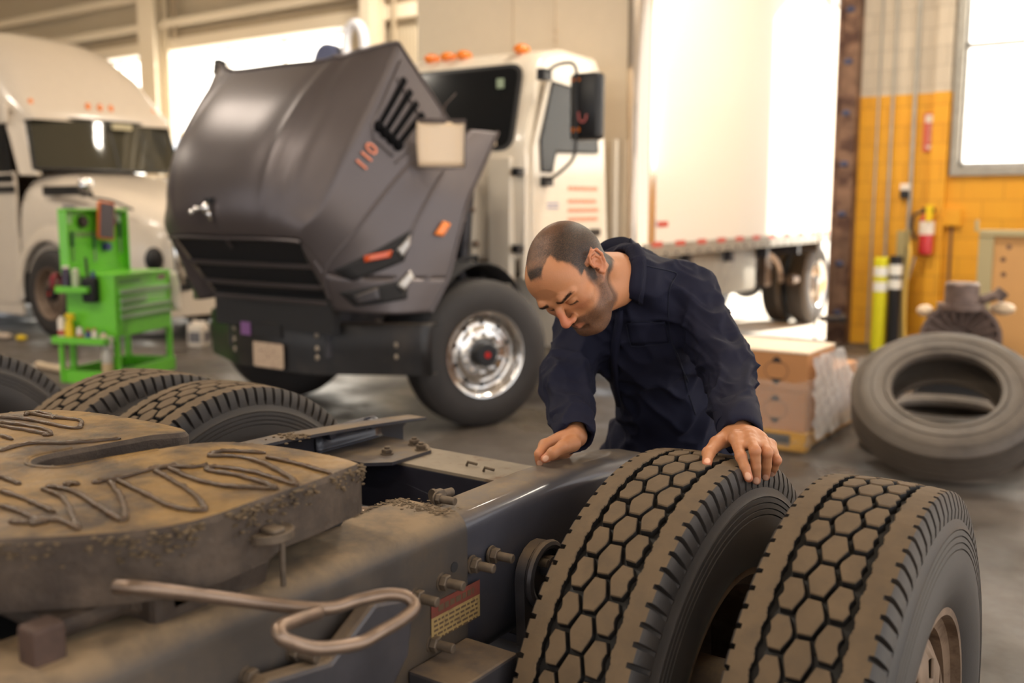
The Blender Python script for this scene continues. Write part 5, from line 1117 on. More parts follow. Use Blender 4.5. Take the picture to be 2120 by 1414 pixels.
for z in frange(z0,z1,14):
    row=[]
    for i in range(len(ring)):
        a=Vector(ring[i]); c=Vector(ring[(i+1)%len(ring)])
        for k in range(10):
            p=a.lerp(c,k/10); q=.010*math.sin(z*60+p.y*31+p.x*17)+random.uniform(0,.008); row.append((p.x+(q if p.x>-2.2 else 0),p.y-(q if p.y<6.2 else 0),z-.04*(k/10 if i==0 else 0)))
    rr.append(row)
b.grid(rr,closed=True); o=b.build('plastic_wrap',wrap,smooth=60); tag(o,'clear crinkled stretch wrap around the cartons on the pallet','plastic wrap')
b = MB(); rr=[[( -1.972+.012*math.sin(y*40+z*30)+.008*math.sin(z*70-y*20)+(.62-z)*.04, y, z) for y in frange(6.10,6.66+(.62-z)*1.2,20)] for z in frange(.08,.61,14)]; b.grid(rr); o2=b.build('whitened_wrap',mat('whitened_plastic', srgb(240,236,232), .15, alpha=.62, spec=.8),o,smooth=40)  # wrap sheet whitened on this side to paint in reflected door light
# ---------------------------------------------------------------- leaning loose tyre
b = MB(); pr=[(-.10,.285),(-.128,.295),(-.138,.34),(-.142,.39),(-.137,.44),(-.122,.485),(-.105,.505),(-.095,.518)]
g=[]
for x in (-.06,-.02,.02,.06): g+=[(x-.006,.52),(x-.004,.508),(x+.004,.508),(x+.006,.52)]
inner=[(.10,.285),(.085,.292),(.10,.34),(.105,.40),(.09,.46),(0,.49),(-.09,.46),(-.105,.40),(-.10,.34),(-.085,.292),(-.10,.285)]
full=pr+g+[(-x,r) for x,r in reversed(pr)]+inner[1:]
b.lathe((0,0,0),(0,0,1),full,96)
for rr_ in (.475,.33,.40):
    b.lathe((0,0,0),(0,0,1),[(.1385 if rr_>.45 else .141,rr_-.003),(.146 if rr_<.45 else .136,rr_),(.1385 if rr_>.45 else .141,rr_+.003)],96)
ty=b.build('truck_tyre',mat('used_tyre', srgb(98,88,78), .55, var=.12, vscale=3, col2=srgb(70,62,56), c2scale=3, c2lo=.45, c2hi=.7),smooth=45)
h_=Vector((-.19,.98,0)).normalized(); tl=R(34); d_=h_*math.cos(tl)+Vector((0,0,math.sin(tl))); n_=-h_*math.sin(tl)+Vector((0,0,math.cos(tl))); sx_=d_.cross(n_)
ty.matrix_world=basis(Vector((-1.20,6.10,.41)),sx_,n_.cross(sx_),n_); tag(ty,'large bare truck tyre leaning back beside the cartons, hole facing up','tyre')
tyl = ty.copy(); COL.objects.link(tyl); tyl.name = 'truck_tyre'; tyl.matrix_world = Matrix.Translation(Vector((-1.31,6.68,.142))); tag(tyl, 'truck tyre lying flat beneath the leaning one, mostly hidden by it', 'tyre')
# gear housing behind the tyre
t=thing('transmission','grimy round clutch housing with ribs standing behind the leaning tyre','transmission',(-1.50,8.0,.06)); cast=mat('oily_casting', srgb(112,95,88), .5, metal=.3, var=.35, vscale=14, bump=.004, bscale=50)
Mr=Matrix.Rotation(R(18),4,'Z')
def tb(mb,name,m,**k): mb.v=[tuple(Mr@Vector(v)) for v in mb.v]; return mb.build(name,m,t,**k)
b=MB(); b.lathe((0,-.05,.50),(0,-1,0),[(-.5,.10),(-.35,.18),(-.1,.27),(0,.285),(.02,.285),(.02,.255),(-.02,.25),(-.05,.10)],40); b.cyl((0,.45,.50),(0,.05,.50),.20,seg=24); tb(b,'bell_housing',cast)
b=MB()
for k in range(20):
    a=2*PI*k/20; b.tube([(.09*math.cos(a),-.03,.50+.09*math.sin(a)),(.25*math.cos(a),-.065,.50+.25*math.sin(a))],.010,seg=6)
tb(b,'clutch_fingers',cast)
b=MB(); b.cyl((0,.0,.74),(0,.0,.92),.12,seg=24,cham=.015); b.cyl((0,0,.72),(0,0,.76),.17,seg=24); b.cyl((.12,.05,.78),(.26,.05,.83),.035,seg=12); b.cyl((.24,.05,.80),(.29,.05,.86),.05,seg=12); tb(b,'top_cover',cast)
b=MB(); b.ball((-.25,.0,.70),.06,12,sc=(1,1,.8)); tb(b,'rag_wrap',crm)
b=MB(); b.ball((.30,.1,.72),.07,12,sc=(1.3,1,.7)); tb(b,'rag_wrap',crm)
b=MB(); b.box((-.26,-.02,-.06),(.26,.5,.24)); tb(b,'stand',M['blackm'],smooth=0,bevel=.01)
# bollards, posts, crate
def bollard(name,label,x,y,h,base,r=.065,bands=((.86,.93),(.74,.82))):
    t=thing(name,label,'bollard',(x,y,0)); b=MB(); b.cyl((0,0,0),(0,0,h),r,seg=24,cham=.01); b.build('tube',base,t)
    for z0,z1 in bands: b=MB(); b.cyl((0,0,h*z0),(0,0,h*z1),r+.002,seg=24); b.build('reflective_band',solid('bandw',(240,238,230)),t)
bollard('bollard','yellow green plastic bollard with two white bands beside the doorway',-2.865,10.95,1.0,mat('hi_vis', srgb(222,214,30), .5),.072,((.80,.90),(.64,.74)))
bollard('bollard','thinner black bollard with two white bands touching the yellow one',-2.718,10.96,1.02,M['black'],.066,((.80,.91),(.66,.76)))
b=MB(); b.box((-2.74,11.02,0),(-2.65,11.12,1.28)); b.box((-2.645,11.04,0),(-2.62,11.1,1.30)); tag(b.build('steel_post',solid('khaki',(156,142,98),.5),smooth=0,bevel=.006),'khaki steel post standing behind the black bollard','post')
b=MB(); b.tube(catmull([(-2.66,11.2,1.20),(-2.58,10.95,1.05),(-2.60,10.9,.6),(-2.54,10.8,.03)],6),.014,seg=6); tag(b.build('yellow_hose',solid('ylh',(214,176,80),.5)),'thin yellow hose hanging beside the khaki post','hose')
t=thing('wooden_crate','tall plywood crate with knot holes at the right edge','crate',(-1.02,9.6,0)); ply=mat('plywood', srgb(206,156,98), .6, var=.06, vscale=3, col2=srgb(150,96,54), c2scale=7, c2lo=.66, c2hi=.72)
b=MB(); b.box((-.55,-.02,.02),(.9,.02,1.30)); b.build('plywood_panel',ply,t,smooth=0)
b=MB()
for x,z in ((-.42,1.19),(-.46,1.08),(-.45,.95),(-.49,.75),(-.43,.62),(-.20,1.0),(-.1,.8)): b.cyl((x,-.022,z),(x,-.0205,z),.022,seg=14)
b.build('knot',M['rust'],t)
b=MB(); b.box((-.66,-.05,0),(-.54,.03,1.32)); b.box((-.66,-.06,1.28),(.9,.05,1.335)); b.box((-.70,-.05,1.32),(-.67,-.02,1.42)); b.build('crate_frame',solid('frame_grey_green',(176,162,122),.5),t,smooth=0,bevel=.005)
b=MB(); b.rbox((-.62,-.15,0),(-.44,.0,.50),.03); tag(b.build('black_bin',M['blackm'],smooth=0),'small black bin at the foot of the plywood crate','bin'); bpy.data.objects['black_bin'].location=(-.98,9.4,0)
b=MB(); b.box((-.1,-.3,0),(.6,.3,.05)); o=b.build('scrap_metal',M['galv'],smooth=0,bevel=.01); o.location=(-.55,8.9,0); tag(o,'flat grey metal scrap on the floor by the crate','scrap metal')
t=thing('vise_handle','chrome bar of a bench tool at the right edge above the crate','tool',(-1.12,9.6,1.335)); b=MB(); b.cyl((-.12,0,.09),(.9,0,.09),.028,seg=16,cham=.006); b.box((.5,-.03,.0),(.56,.03,.07)); b.build('bar',M['chrome'],t)
# wall fittings
t=thing('fire_extinguisher','red fire extinguisher with a yellow tag mounted on the yellow wall','fire extinguisher',(-2.50,11.27,1.02))
b=MB(); b.lathe((0,0,0),(0,0,1),[(0,.06),(.02,.075),(.36,.075),(.42,.05),(.45,.03)],24,caps=True); b.build('cylinder',mat('ext_red', srgb(190,28,30), .3, coat=.5),t)
b=MB(); b.cyl((0,0,.22),(0,0,.36),.0765,seg=24); b.build('label',whp,t)
b=MB(); b.box((-.06,-.02,.45),(.07,.02,.50)); b.tube(catmull([(-.04,0,.46),(-.13,-.02,.42),(-.14,-.02,.25),(-.10,-.02,.16)],5),.016,seg=8); b.build('valve',M['black'],t)
b=MB(); b.box((.0,-.09,.36),(.07,-.082,.53)); b.build('inspection_tag',yel,t,smooth=0)
b=MB(); b.box((-.03,.075,.1),(.03,.16,.4)); b.build('bracket',M['black'],t,smooth=0)
t=thing('fire_sign','red and white vertical fire extinguisher sign on the yellow wall','sign',(-2.56,11.42,2.12)); b=MB(); b.box((-.06,-.01,0),(.06,0,.40)); b.build('panel',mat('sign_red', srgb(206,92,76), .5),t,smooth=0)
b=MB(); b.box((-.045,-.013,.30),(.045,-.0105,.38)); b.add([(-.035,-.012,.06),(.035,-.012,.06),(0,-.012,.015)],[(0,1,2)]); b.build('white_marks',whp,t,smooth=0)
text('FIRE EXTINGUISHER',.036,basis((0,-.0125,.185),(0,0,-1),(1,0,0),(0,-1,0)),whp,'sign_lettering',t,.0005,sx=.62)
t=thing('switch_box','small white and black switch box on the yellow wall','switch',(-2.77,11.43,1.62)); b=MB(); b.box((-.05,-.06,.0),(.05,0,.09)); b.build('lower_housing',M['black'],t,smooth=0,bevel=.005); b=MB(); b.box((-.05,-.06,.09),(.05,0,.16)); b.build('upper_housing',whp,t,smooth=0,bevel=.005)
t=thing('junction_box','yellow painted junction box right of the extinguisher','electrical box',(-2.28,11.43,1.33)); b=MB(); b.box((-.09,-.07,0),(.09,0,.18)); b.build('housing',M['block'],t,smooth=0,bevel=.006)
b=MB(); b.cyl((0,-.03,-.9),(0,-.03,0),.014,seg=8); b.build('conduit_drop',M['rust'],t)
b=MB(); b.tube([(-2.60,11.25,1.0),(-2.72,11.2,.5),(-2.74,11.1,.15)],.012,seg=8); tag(b.build('grey_cable',M['galv']),'grey cable running down from the fire extinguisher','cable')
# ---------------------------------------------------------------- the mechanic
_F = 2061.; _T = R(7.8); _Y = R(35)
_fw = np.array([-math.sin(_Y)*math.cos(_T), math.cos(_Y)*math.cos(_T), -math.sin(_T)]); _rt = np.array([math.cos(_Y), math.sin(_Y), 0]); _up = np.cross(_rt, _fw)
EYE = np.array([0, 0, 1.55])
def J(u, v, d): return EYE+d*(_fw+_rt*(u-1060)/_F-_up*(v-707)/_F)   # joint read off the photo with its distance in metres
def nrm(v): v = np.array(v, float); return v/np.linalg.norm(v)
man = thing('person', 'man with cropped hair in navy coveralls bending over the frame rail and tyre', 'person', (-1.22, 2.62, 0))
MO = np.array([-1.22, 2.62, 0])
def skin_material():
    m = mat('skin', srgb(184,126,88), .48, var=.05, vscale=30, bump=.0004, bscale=260)
    nt = m.node_tree; N = nt.nodes; L = nt.links; b = N['Principled BSDF']
    b.inputs['Subsurface Weight'].default_value = .12; b.inputs['Subsurface Radius'].default_value = (.01,.004,.002); b.inputs['Subsurface Scale'].default_value = 1.
    src = b.inputs['Base Color'].links[0].from_socket; out = src
    for an, colr, mx in (('redness', srgb(196,110,84), 1.), ('hairm', srgb(48,39,34), .97), ('beardm', srgb(66,48,38), .82), ('lipm', srgb(160,96,78), .7), ('nailm', srgb(226,178,150), .9), ('browm', srgb(38,26,20), .95)):
        a = N.new('ShaderNodeAttribute'); a.attribute_name = an
        mu = N.new('ShaderNodeMath'); mu.operation = 'MULTIPLY'; mu.inputs[1].default_value = mx; L.new(a.outputs['Fac'], mu.inputs[0])
        fac = mu.outputs[0]
        if an in ('hairm', 'beardm', 'browm'):
            tc = N.new('ShaderNodeTexCoord'); nz = N.new('ShaderNodeTexNoise'); nz.inputs['Scale'].default_value = 420; nz.inputs['Detail'].default_value = 2; L.new(tc.outputs['Object'], nz.inputs[0])
            mr = N.new('ShaderNodeMapRange'); mr.inputs[1].default_value = .3; mr.inputs[2].default_value = .7; mr.inputs[3].default_value = .85; mr.inputs[4].default_value = 1.1; L.new(nz.outputs[0], mr.inputs[0])
            m2 = N.new('ShaderNodeMath'); m2.operation = 'MULTIPLY'; m2.use_clamp = True; L.new(fac, m2.inputs[0]); L.new(mr.outputs[0], m2.inputs[1]); fac = m2.outputs[0]
        x = N.new('ShaderNodeMix'); x.data_type = 'RGBA'; L.new(fac, x.inputs[0]); L.new(out, x.inputs[6]); x.inputs[7].default_value = (*colr, 1); out = x.outputs[2]
    L.new(out, b.inputs['Base Color']); return m
M['skin'] = skin_material()
ATT = ('redness','hairm','beardm','lipm','nailm','browm')
# ---- joints
pel = J(1386,935,2.90); waist = J(1376,822,2.78); chest = J(1322,668,2.62); c7 = J(1296,560,2.47); hc = J(1175,568,2.30)
Ls, Le, Lw = J(1426,618,2.55), J(1506,762,2.36), J(1531,893,2.12)
Rs, Re, Rw = J(1207,672,2.70), J(1174,795,2.50), J(1190,902,2.30)
# ---- head in its own frame: X his right, Y forward, Z up
a_, b_, ro = R(45), R(46), R(16)
def camdir(x, y, z):   # x right, y up, z towards the viewer, rolled
    xx, yy = x*math.cos(ro)-y*math.sin(ro), x*math.sin(ro)+y*math.cos(ro); return nrm(xx*_rt+yy*_up-z*_fw)
hF = camdir(-math.sin(a_)*math.cos(b_), -math.sin(b_), math.cos(a_)*math.cos(b_)); hU = camdir(-math.sin(a_)*math.sin(b_), math.cos(b_), math.cos(a_)*math.sin(b_)); hR = np.cross(hF, hU)
HM = np.stack([hR, hF, hU], 1)   # columns
def toh(p): return (np.array(p)-hc)@HM
def smooth(e0, e1, x): t = np.clip((x-e0)/(e1-e0), 0, 1); return t*t*(3-2*t)
def head_mesh():
    s = SDF((-.125,-.19,-.21),(.125,.145,.135),.0021)
    s.ell((0,-.018,.030),(.0765,.098,.079),k=0)
    s.ell((0,-.055,.0),(.068,.062,.068),k=.03); s.ell((0,.045,.035),(.062,.044,.055),k=.03)
    s.ell((0,.040,-.030),(.060,.046,.062),k=.03)
    for q in (-1,1):
        s.cap((q*.060,.0,-.040),(q*.052,.028,-.082),.018,.017,k=.022); s.cap((q*.052,.028,-.082),(q*.020,.074,-.108),.017,.018,k=.018)
        s.ell((q*.046,.056,-.028),(.023,.022,.018),k=.022)
        s.ell((q*.040,.055,-.066),(.022,.026,.026),k=.02)
    s.ell((0,.076,-.106),(.024,.020,.019),k=.018); s.cap((-.02,.05,-.112),(.02,.05,-.112),.022,k=.03)
    s.ell((0,.076,-.068),(.034,.022,.024),k=.018)
    # neck towards c7 and throat
    n0 = toh(J(1282,566,2.47)); s.cap((0,-.035,-.055),tuple(n0*.92),.056,.053,k=.03); s.cap((0,.012,-.095),tuple(n0*.95+np.array([0,.035,-.01])),.040,.05,k=.035); s.cap((-.055,-.03,-.03),tuple(n0*.9+np.array([-.022,.0,0])),.022,.026,k=.02); s.cap((.055,-.03,-.03),tuple(n0*.9+np.array([.022,.0,0])),.022,.026,k=.02)
    for q in (-1,1):
        s.ell((q*.031,.094,-.006),(.019,.016,.0125),k=.014,op='sub')
        s.ell((q*.0315,.0735,-.008),(.0165,.0135,.0135),k=.004)
        s.cap((q*.012,.0885,.012),(q*.030,.090,.0185),.0085,.0085,k=.012); s.cap((q*.030,.090,.0185),(q*.050,.072,.013),.0085,.007,k=.012)
    # nose
    s.cap((0,.088,.006),(0,.100,-.012),.0075,.0085,k=.010); s.cap((0,.100,-.012),(0,.1145,-.036),.0082,.0108,k=.008); s.ell((0,.112,-.040),(.0118,.0115,.0095),k=.006)
    for q in (-1,1):
        s.ell((q*.0135,.100,-.0435),(.0078,.0120,.0075),k=.006); s.ell((q*.0075,.104,-.052),(.0042,.0065,.004),k=.003,op='sub')
    s.cap((0,.101,-.052),(0,.0945,-.061),.0025,k=.004,op='sub')
    # mouth
    for q in (-1,1):
        s.cap((0,.0955,-.0665),(q*.022,.086,-.0705),.0052,.0032,k=.004); s.cap((0,.0935,-.0775),(q*.020,.085,-.0745),.0070,.0034,k=.004)
        s.cap((0,.1015,-.0722),(q*.0215,.0915,-.0726),.0014,.0008,k=.002,op='sub')
    s.cap((-.014,.092,-.0875),(.014,.092,-.0875),.0035,k=.007,op='sub')
    # closed upper eyelid crease and lower bag
    for q in (-1,1):
        s.poly([(q*.018,.0855,-.013),(q*.031,.0885,-.0165),(q*.044,.0815,-.012)],[.0018]*3,k=.002,op='sub')
        s.poly([(q*.018,.0860,.000),(q*.031,.0880,.003),(q*.045,.0800,.000)],[.0011]*3,k=.002,op='sub')
    # forehead wrinkles
    # ears
    for q in (-1,1):
        def E(y, z, o): return (q*(.0745+o), y, z)
        s.ell(E(-.016,-.010,.004),(.006,.016,.027),k=.006)
        s.poly([E(.001,-.004,.004),E(.003,.012,.009),E(-.006,.025,.013),E(-.020,.026,.016),E(-.032,.014,.018),E(-.034,-.004,.017),E(-.028,-.020,.013),E(-.018,-.032,.008),E(-.008,-.034,.005),E(-.003,-.026,.004)],[.0032,.0034,.0036,.0038,.0038,.0036,.0036,.0045,.0048,.0040],k=.003)
        s.poly([E(-.010,.014,.009),E(-.022,.010,.012),E(-.026,-.006,.012),E(-.020,-.020,.009)],[.0026]*4,k=.003)
        s.ell(E(-.011,-.010,.012),(.008,.0085,.012),k=.003,op='sub'); s.ell(E(-.001,-.014,.009),(.004,.0035,.005),k=.002)
        s.ell(E(-.024,.018,.016),(.003,.006,.003),k=.003,op='sub')
    P, Q = s.mesh()
    return P, Q
def sm_iter(P, Q, n=2, lam=.5):
    for _ in range(n):
        A = np.zeros_like(P); W = np.zeros(len(P))
        for i in range(4):
            j = (i+1) % 4; np.add.at(A, Q[:, i], P[Q[:, j]]); np.add.at(W, Q[:, i], 1); np.add.at(A, Q[:, j], P[Q[:, i]]); np.add.at(W, Q[:, j], 1)
        P = P*(1-lam)+lam*A/np.maximum(W, 1)[:, None]
    return P
def normals(P, Q):
    n = np.cross(P[Q[:, 2]]-P[Q[:, 0]], P[Q[:, 3]]-P[Q[:, 1]]); A = np.zeros_like(P)
    for i in range(4): np.add.at(A, Q[:, i], n)
    return A/np.maximum(np.linalg.norm(A, axis=1), 1e-9)[:, None]
hP, hQ = head_mesh(); hP = sm_iter(hP, hQ, 1, .4)
x, y, z = hP.T; ax = np.abs(x)
nx = vnoise(hP, 90, 3)*.010+vnoise(hP, 40, 5)*.008
yl = np.where(ax < .050, .072-.048*smooth(.016,.040,ax)+.008*smooth(.040,.055,ax), .032)     # hairline seen from above
yl = np.where(z < .06, np.minimum(yl, .034), yl); yl = np.where(z < .015, .018+.0*z, yl)
hair = smooth(-.006, .006, yl-y+nx)*smooth(-.030,-.018, z+.0*y+nx)
hair = np.maximum(hair, smooth(-.02,-.035,y+nx)*smooth(-.078,-.060, z+nx)*(ax > -.1))
hair = hair*(1-((ax > .071) & (y > -.040) & (y < .008) & (z > -.05) & (z < .021)))
hair = hair*(1-((ax > .0785) & (z < .035) & (y < .010) & (y > -.044)))
dens = .76+.30*smooth(.02,.06,ax)+.35*smooth(.045,.060,y)*(ax < .035)-.15*smooth(.02,.04,y)*smooth(.06,.045,y)
hairm = hair*np.clip(dens+.1*vnoise(hP, 60, 9), 0, 1)
lip = smooth(.0, 1.0, 1-((x/.024)**2+((z+.072)/.0095)**2))*(y > .080)
jaw = smooth(-.028, -.045, z-.25*(y-.02)+nx)*smooth(-.020, .0, y+.3*ax)*(1-smooth(-.130,-.150,z))
jaw = jaw*(1-smooth(.078,.086,y)*smooth(-.055,-.050,z))
must = smooth(-.053,-.058,z)*(ax < .034)*(y > .06)*smooth(.102,.098,y)*smooth(.0035,.0075,np.abs(z+.072)+ax*.08)
cheek = smooth(.0,.02, .055-np.sqrt((ax-.045)**2*1.6+(y-.062)**2+(z+.030)**2)) 
beard = np.clip(np.maximum(jaw*(1-.85*cheek*smooth(-.065,-.045,z)), must), 0, 1)*(1-lip)
sideb = smooth(.01,-.02,z)*smooth(-.07,-.03,z)*smooth(.055,.06,ax)*smooth(-.006,.004,y)*smooth(.036,.020,y); beard = np.maximum(beard, sideb*.9)
brow = (smooth(.0052,.0015,np.abs(z-(.0150+.06*(ax-.012)-9.*np.clip(ax-.036,0,1)**2)))*smooth(.010,.016,ax)*smooth(.058,.046,ax)*(y > .05))*.85
lash_fold = smooth(.0046,.0016,np.abs(z+.0130+.1*np.abs(ax-.031)))*(np.abs(ax-.034) < .0125)*(y > .07)*(y < .0905)  # lashes, band widened so the eye fold's shade is painted in too
red = np.clip(smooth(.095,.112,y)*.55+smooth(.070,.080,ax)*(y < .01)*(y > -.045)*.30+.35*smooth(.03,.0,np.sqrt((ax-.045)**2+(y-.07)**2+(z+.03)**2)), 0, 1)
hatt = dict(redness=red, hairm=hairm, beardm=beard*.95, lipm=lip, nailm=x*0, browm=np.maximum(brow, lash_fold*.9))
hW = hP@HM.T+hc-MO
# ---- hands
def hand(wr, mcps, pips, tips, thumb, elbow, rf=.0108, rp=.017):
    pts = [wr]+mcps+pips+tips+thumb; lo = np.min(pts, 0)-.04; hi = np.max(pts, 0)+.04
    fd = nrm(np.array(elbow)-wr); end = wr+fd*.11; lo = np.minimum(lo, end-.03); hi = np.maximum(hi, end+.03)
    s = SDF(lo, hi, .0019)
    s.cap(wr, end, .026, .034, k=.01)
    for i, m in enumerate(mcps):
        s.cap(wr+(m-np.mean(mcps, 0))*.35, m, .019, .0135, k=.012)
    cen = (wr+sum(mcps))/5; s.ell(cen, (.022,.022,.022), k=.02)
    for m, p, t in zip(mcps, pips, tips):
        mid = p*.45+t*.55; k_ = 1.0 if m is not mcps[-1] else .86
        s.cap(m, p, rf*1.12*k_, rf*1.02*k_, k=.004); s.ell(p, (rf*1.13*k_,)*3, k=.004); s.cap(p, mid, rf*1.0*k_, rf*.95*k_, k=.003); s.cap(mid, t, rf*.95*k_, rf*.80*k_, k=.003)
        s.ell(m, (rf*1.25*k_,)*3, k=.006)
    for i in range(3):
        for f_ in (.0,.25,.5): s.cap(mcps[i]*(1-f_)+pips[i]*f_, mcps[i+1]*(1-f_)+pips[i+1]*f_, rf*(1.05-.5*f_), k=.007)
    t0_, t1_, t2_, t3_ = thumb
    s.cap(t0_, t1_, .020, .0150, k=.012); s.cap(t1_, t2_, .0145, .0125, k=.006); s.cap(t2_, t3_, .0125, .0095, k=.004); s.ell(t2_, (.0135,)*3, k=.004)
    P, Q = s.mesh(); P = sm_iter(P, Q, 1, .4)
    nail = np.zeros(len(P)); redn = np.zeros(len(P)); N_ = normals(P, Q)
    back = nrm(np.mean(mcps, 0)*0+np.array([0,0,1.])-0)
    for p_, t_ in list(zip(pips, tips))+[(t2_, t3_)]:
        d = np.linalg.norm(P-t_, axis=1); ax_ = nrm(t_-p_); vis = nrm(EYE-t_); vis = nrm(vis-ax_*(vis@ax_))
        c_ = t_-ax_*.002+vis*.009; q = P-c_; al = q@ax_; la = q@np.cross(ax_, vis)
        nail = np.maximum(nail, smooth(1.0, .75, (al/.0085)**2+(la/.0068)**2)*((N_@vis) > .35)*(d < .022))
        redn = np.maximum(redn, smooth(.020,.008,d)*.5)
    for p_ in pips+mcps: redn = np.maximum(redn, smooth(.016,.006,np.linalg.norm(P-p_, axis=1))*.35)
    # knuckle creases
    for p_, m_ in zip(pips, mcps):
        ax_ = nrm(p_-m_); q = (P-p_)@ax_; P = P-N_*(.0006*np.exp(-(q/.0012)**2)+.0004*np.exp(-((q-.004)/.001)**2)+.0004*np.exp(-((q+.004)/.001)**2))[:, None]*(np.linalg.norm(P-p_, axis=1) < .016)[:, None]
    return P, Q, dict(redness=redn, nailm=nail)
LH = hand(Lw, [J(1523,908,2.045),J(1550,903,2.05),J(1574,910,2.07),J(1594,922,2.095)], [J(1534,945,1.99),J(1563,933,1.985),J(1588,937,2.01),J(1608,953,2.05)], [J(1550,990,1.965),J(1566,995,1.995),J(1585,987,2.03),J(1598,980,2.07)],
          [J(1508,905,2.10),J(1484,918,2.06),J(1467,938,2.03),J(1463,962,1.99)], Le)
RH = hand(Rw, [J(1128,922,2.27),J(1136,934,2.30),J(1150,940,2.325),J(1165,944,2.34)], [J(1117,940,2.245),J(1125,950,2.28),J(1140,956,2.31),J(1158,956,2.33)], [J(1117,958,2.25),J(1132,955,2.29),J(1150,956,2.33),J(1170,952,2.345)],
          [J(1185,918,2.265),J(1166,925,2.235),J(1145,938,2.225),J(1128,950,2.225)], Re)
# ---- underlying body (mostly hidden by the coverall) so that the figure is whole
lat = nrm(Ls-Rs); spn = nrm(c7-pel); lat = nrm(lat-spn*(lat@spn)); fro = np.cross(lat, spn); fro = fro if fro@(EYE-chest) > 0 else -fro
BM = np.stack([lat, fro, spn], 1)
hor = nrm(np.array([lat[0], lat[1], 0])); fh = nrm(np.array([fro[0], fro[1], 0])); dn = np.array([0, 0, 1.])
Lhip, Rhip = pel+hor*.095, pel-hor*.095
Lkn = np.array([*(Lhip+fh*.10)[:2], .47]); Rkn = np.array([*(Rhip+fh*.12)[:2], .47]); Lan = np.array([*(Lkn-fh*.10+hor*.03)[:2], .09]); Ran = np.array([*(Rkn-fh*.12-hor*.03)[:2], .09])
def body_sdf(h, g):   # g = cloth allowance
    pts = np.stack([pel, c7, Ls, Le, Lw, Rs, Re, Rw, Lkn, Rkn, Lan, Ran]); s = SDF(pts.min(0)-.22, pts.max(0)+.2, h)
    s.ell(chest+spn*.0, (.165+g, .105+g, .19+g), BM, k=0); s.ell(chest+spn*.06-fro*.02, (.175+g, .09+g, .10+g), BM, k=.05)
    s.ell(waist, (.118+g, .098+g, .17+g), BM, k=.06); s.ell(pel, (.140+g, .115+g, .14+g), BM, k=.05)
    s.cap(Ls-lat*.06, Rs+lat*.06, .062+g, k=.05); s.cap(c7-spn*.03, Ls, .055+g*.8, .06+g*.6, k=.04); s.cap(c7-spn*.03, Rs, .055+g*.8, .06+g*.6, k=.04)
    s.cap(Ls, Le, .058+g*.8, .046+g, k=.04); s.cap(Le, Lw, .046+g, .027+g, k=.02); s.cap(Rs, Re, .056+g*.8, .045+g, k=.04); s.cap(Re, Rw, .045+g, .026+g, k=.02)
    for hp, kn, an in ((Lhip, Lkn, Lan), (Rhip, Rkn, Ran)): s.cap(hp, kn, .085+g, .060+g, k=.04); s.cap(kn, an, .060+g, .045+g*.8, k=.03)
    return s
s = body_sdf(.009, 0.); uP, uQ = s.mesh()
def joined(parts, name, m, parent):
    P = np.concatenate([p[0] for p in parts]); off = 0; Qs = []; at = {a: [] for a in ATT}
    for p, q, d in parts:
        Qs.append(q+off); off += len(p)
        for a in ATT: at[a].append(d.get(a, np.zeros(len(p))))
    return npmesh(name, P-0, np.concatenate(Qs), m, parent, attrs={a: np.concatenate(v) for a, v in at.items()})
b_obj = joined([(hW, hQ, hatt), (LH[0]-MO, LH[1], LH[2]), (RH[0]-MO, RH[1], RH[2]), (uP-MO, uQ, {})], 'body', M['skin'], man)
# ---- coverall
M['cloth'] = mat('navy_twill', srgb(26,27,44), .8, var=.08, vscale=5, bump=.0003, bscale=700, spec=.22)
M['cloth2'] = mat('navy_seam', srgb(26,29,46), .85, bump=.0004, bscale=500)
s = body_sdf(.0048, .022)
# cuffs flare and end before the wrists
def cutcap(s, w, e, r): d = nrm(w-e); s.cap(w+d*.055, w+d*.20, r, k=.004, op='sub')
Lc, Rc = nrm(Lw-Le), nrm(Rw-Re)
s.cap(Lw-Lc*.085, Lw-Lc*.012, .047, .046, k=.006); s.cap(Rw-Rc*.09, Rw-Rc*.018, .046, .044, k=.006)
s.ell(Lw+Lc*.075, (.070,)*3, k=.003, op='sub'); s.ell(Rw+Rc*.065, (.070,)*3, k=.003, op='sub')
s.cap(Lw, Lw-Lc*.03, .036, k=.003, op='sub'); s.cap(Rw, Rw-Rc*.03, .036, k=.003, op='sub')
# neck opening with a narrow V
nk = nrm(hc-c7); s.cap(c7+nk*.005-lat*.014, c7+nk*.25-lat*.014, .055, .062, k=.01, op='sub')
thr = c7+fro*.085-spn*.035
s.poly([c7+nk*.05+fro*.03, thr+fro*.03, thr+fro*.055-spn*.10], [.05, .038, .008], k=.012, op='sub')
cP, cQ = s.mesh(); cP = sm_iter(cP, cQ, 3, .5); cN = normals(cP, cQ)
def along(a, b, P): d = b-a; L2 = d@d; t = (P-a)@d/L2; q = P-a-t[:, None]*d; return t, np.linalg.norm(q, axis=1), q, nrm(d)
def ridged(P, sc, seed): n = 1-np.clip(np.abs(vnoise(P, sc, seed))*4.2, 0, 1); return n**1.7*1.7-.6
def limb_folds(a, b, P, rad, amp, fr, tw, seed, t0=-.15, t1=1.15):
    t, r, q, d = along(a, b, P); u = nrm(np.cross(d, [0, 0, 1.])); v = np.cross(d, u); ang = np.arctan2(q@v, q@u)
    m = smooth(t0-.1, t0+.1, t)*smooth(t1+.1, t1-.1, t)*smooth(rad*1.7, rad*1.25, r)
    L_ = np.linalg.norm(b-a); uv = np.stack([t*L_*fr+tw*np.sin(ang)+.5*np.cos(ang*2), np.cos(ang)*.8+5+seed, np.sin(ang)*.8+9], 1)
    return m*amp*(ridged(uv, 1.0, seed)*.75+ridged(uv, 1.9, seed+3)*.22-.25)
D = np.zeros(len(cP))
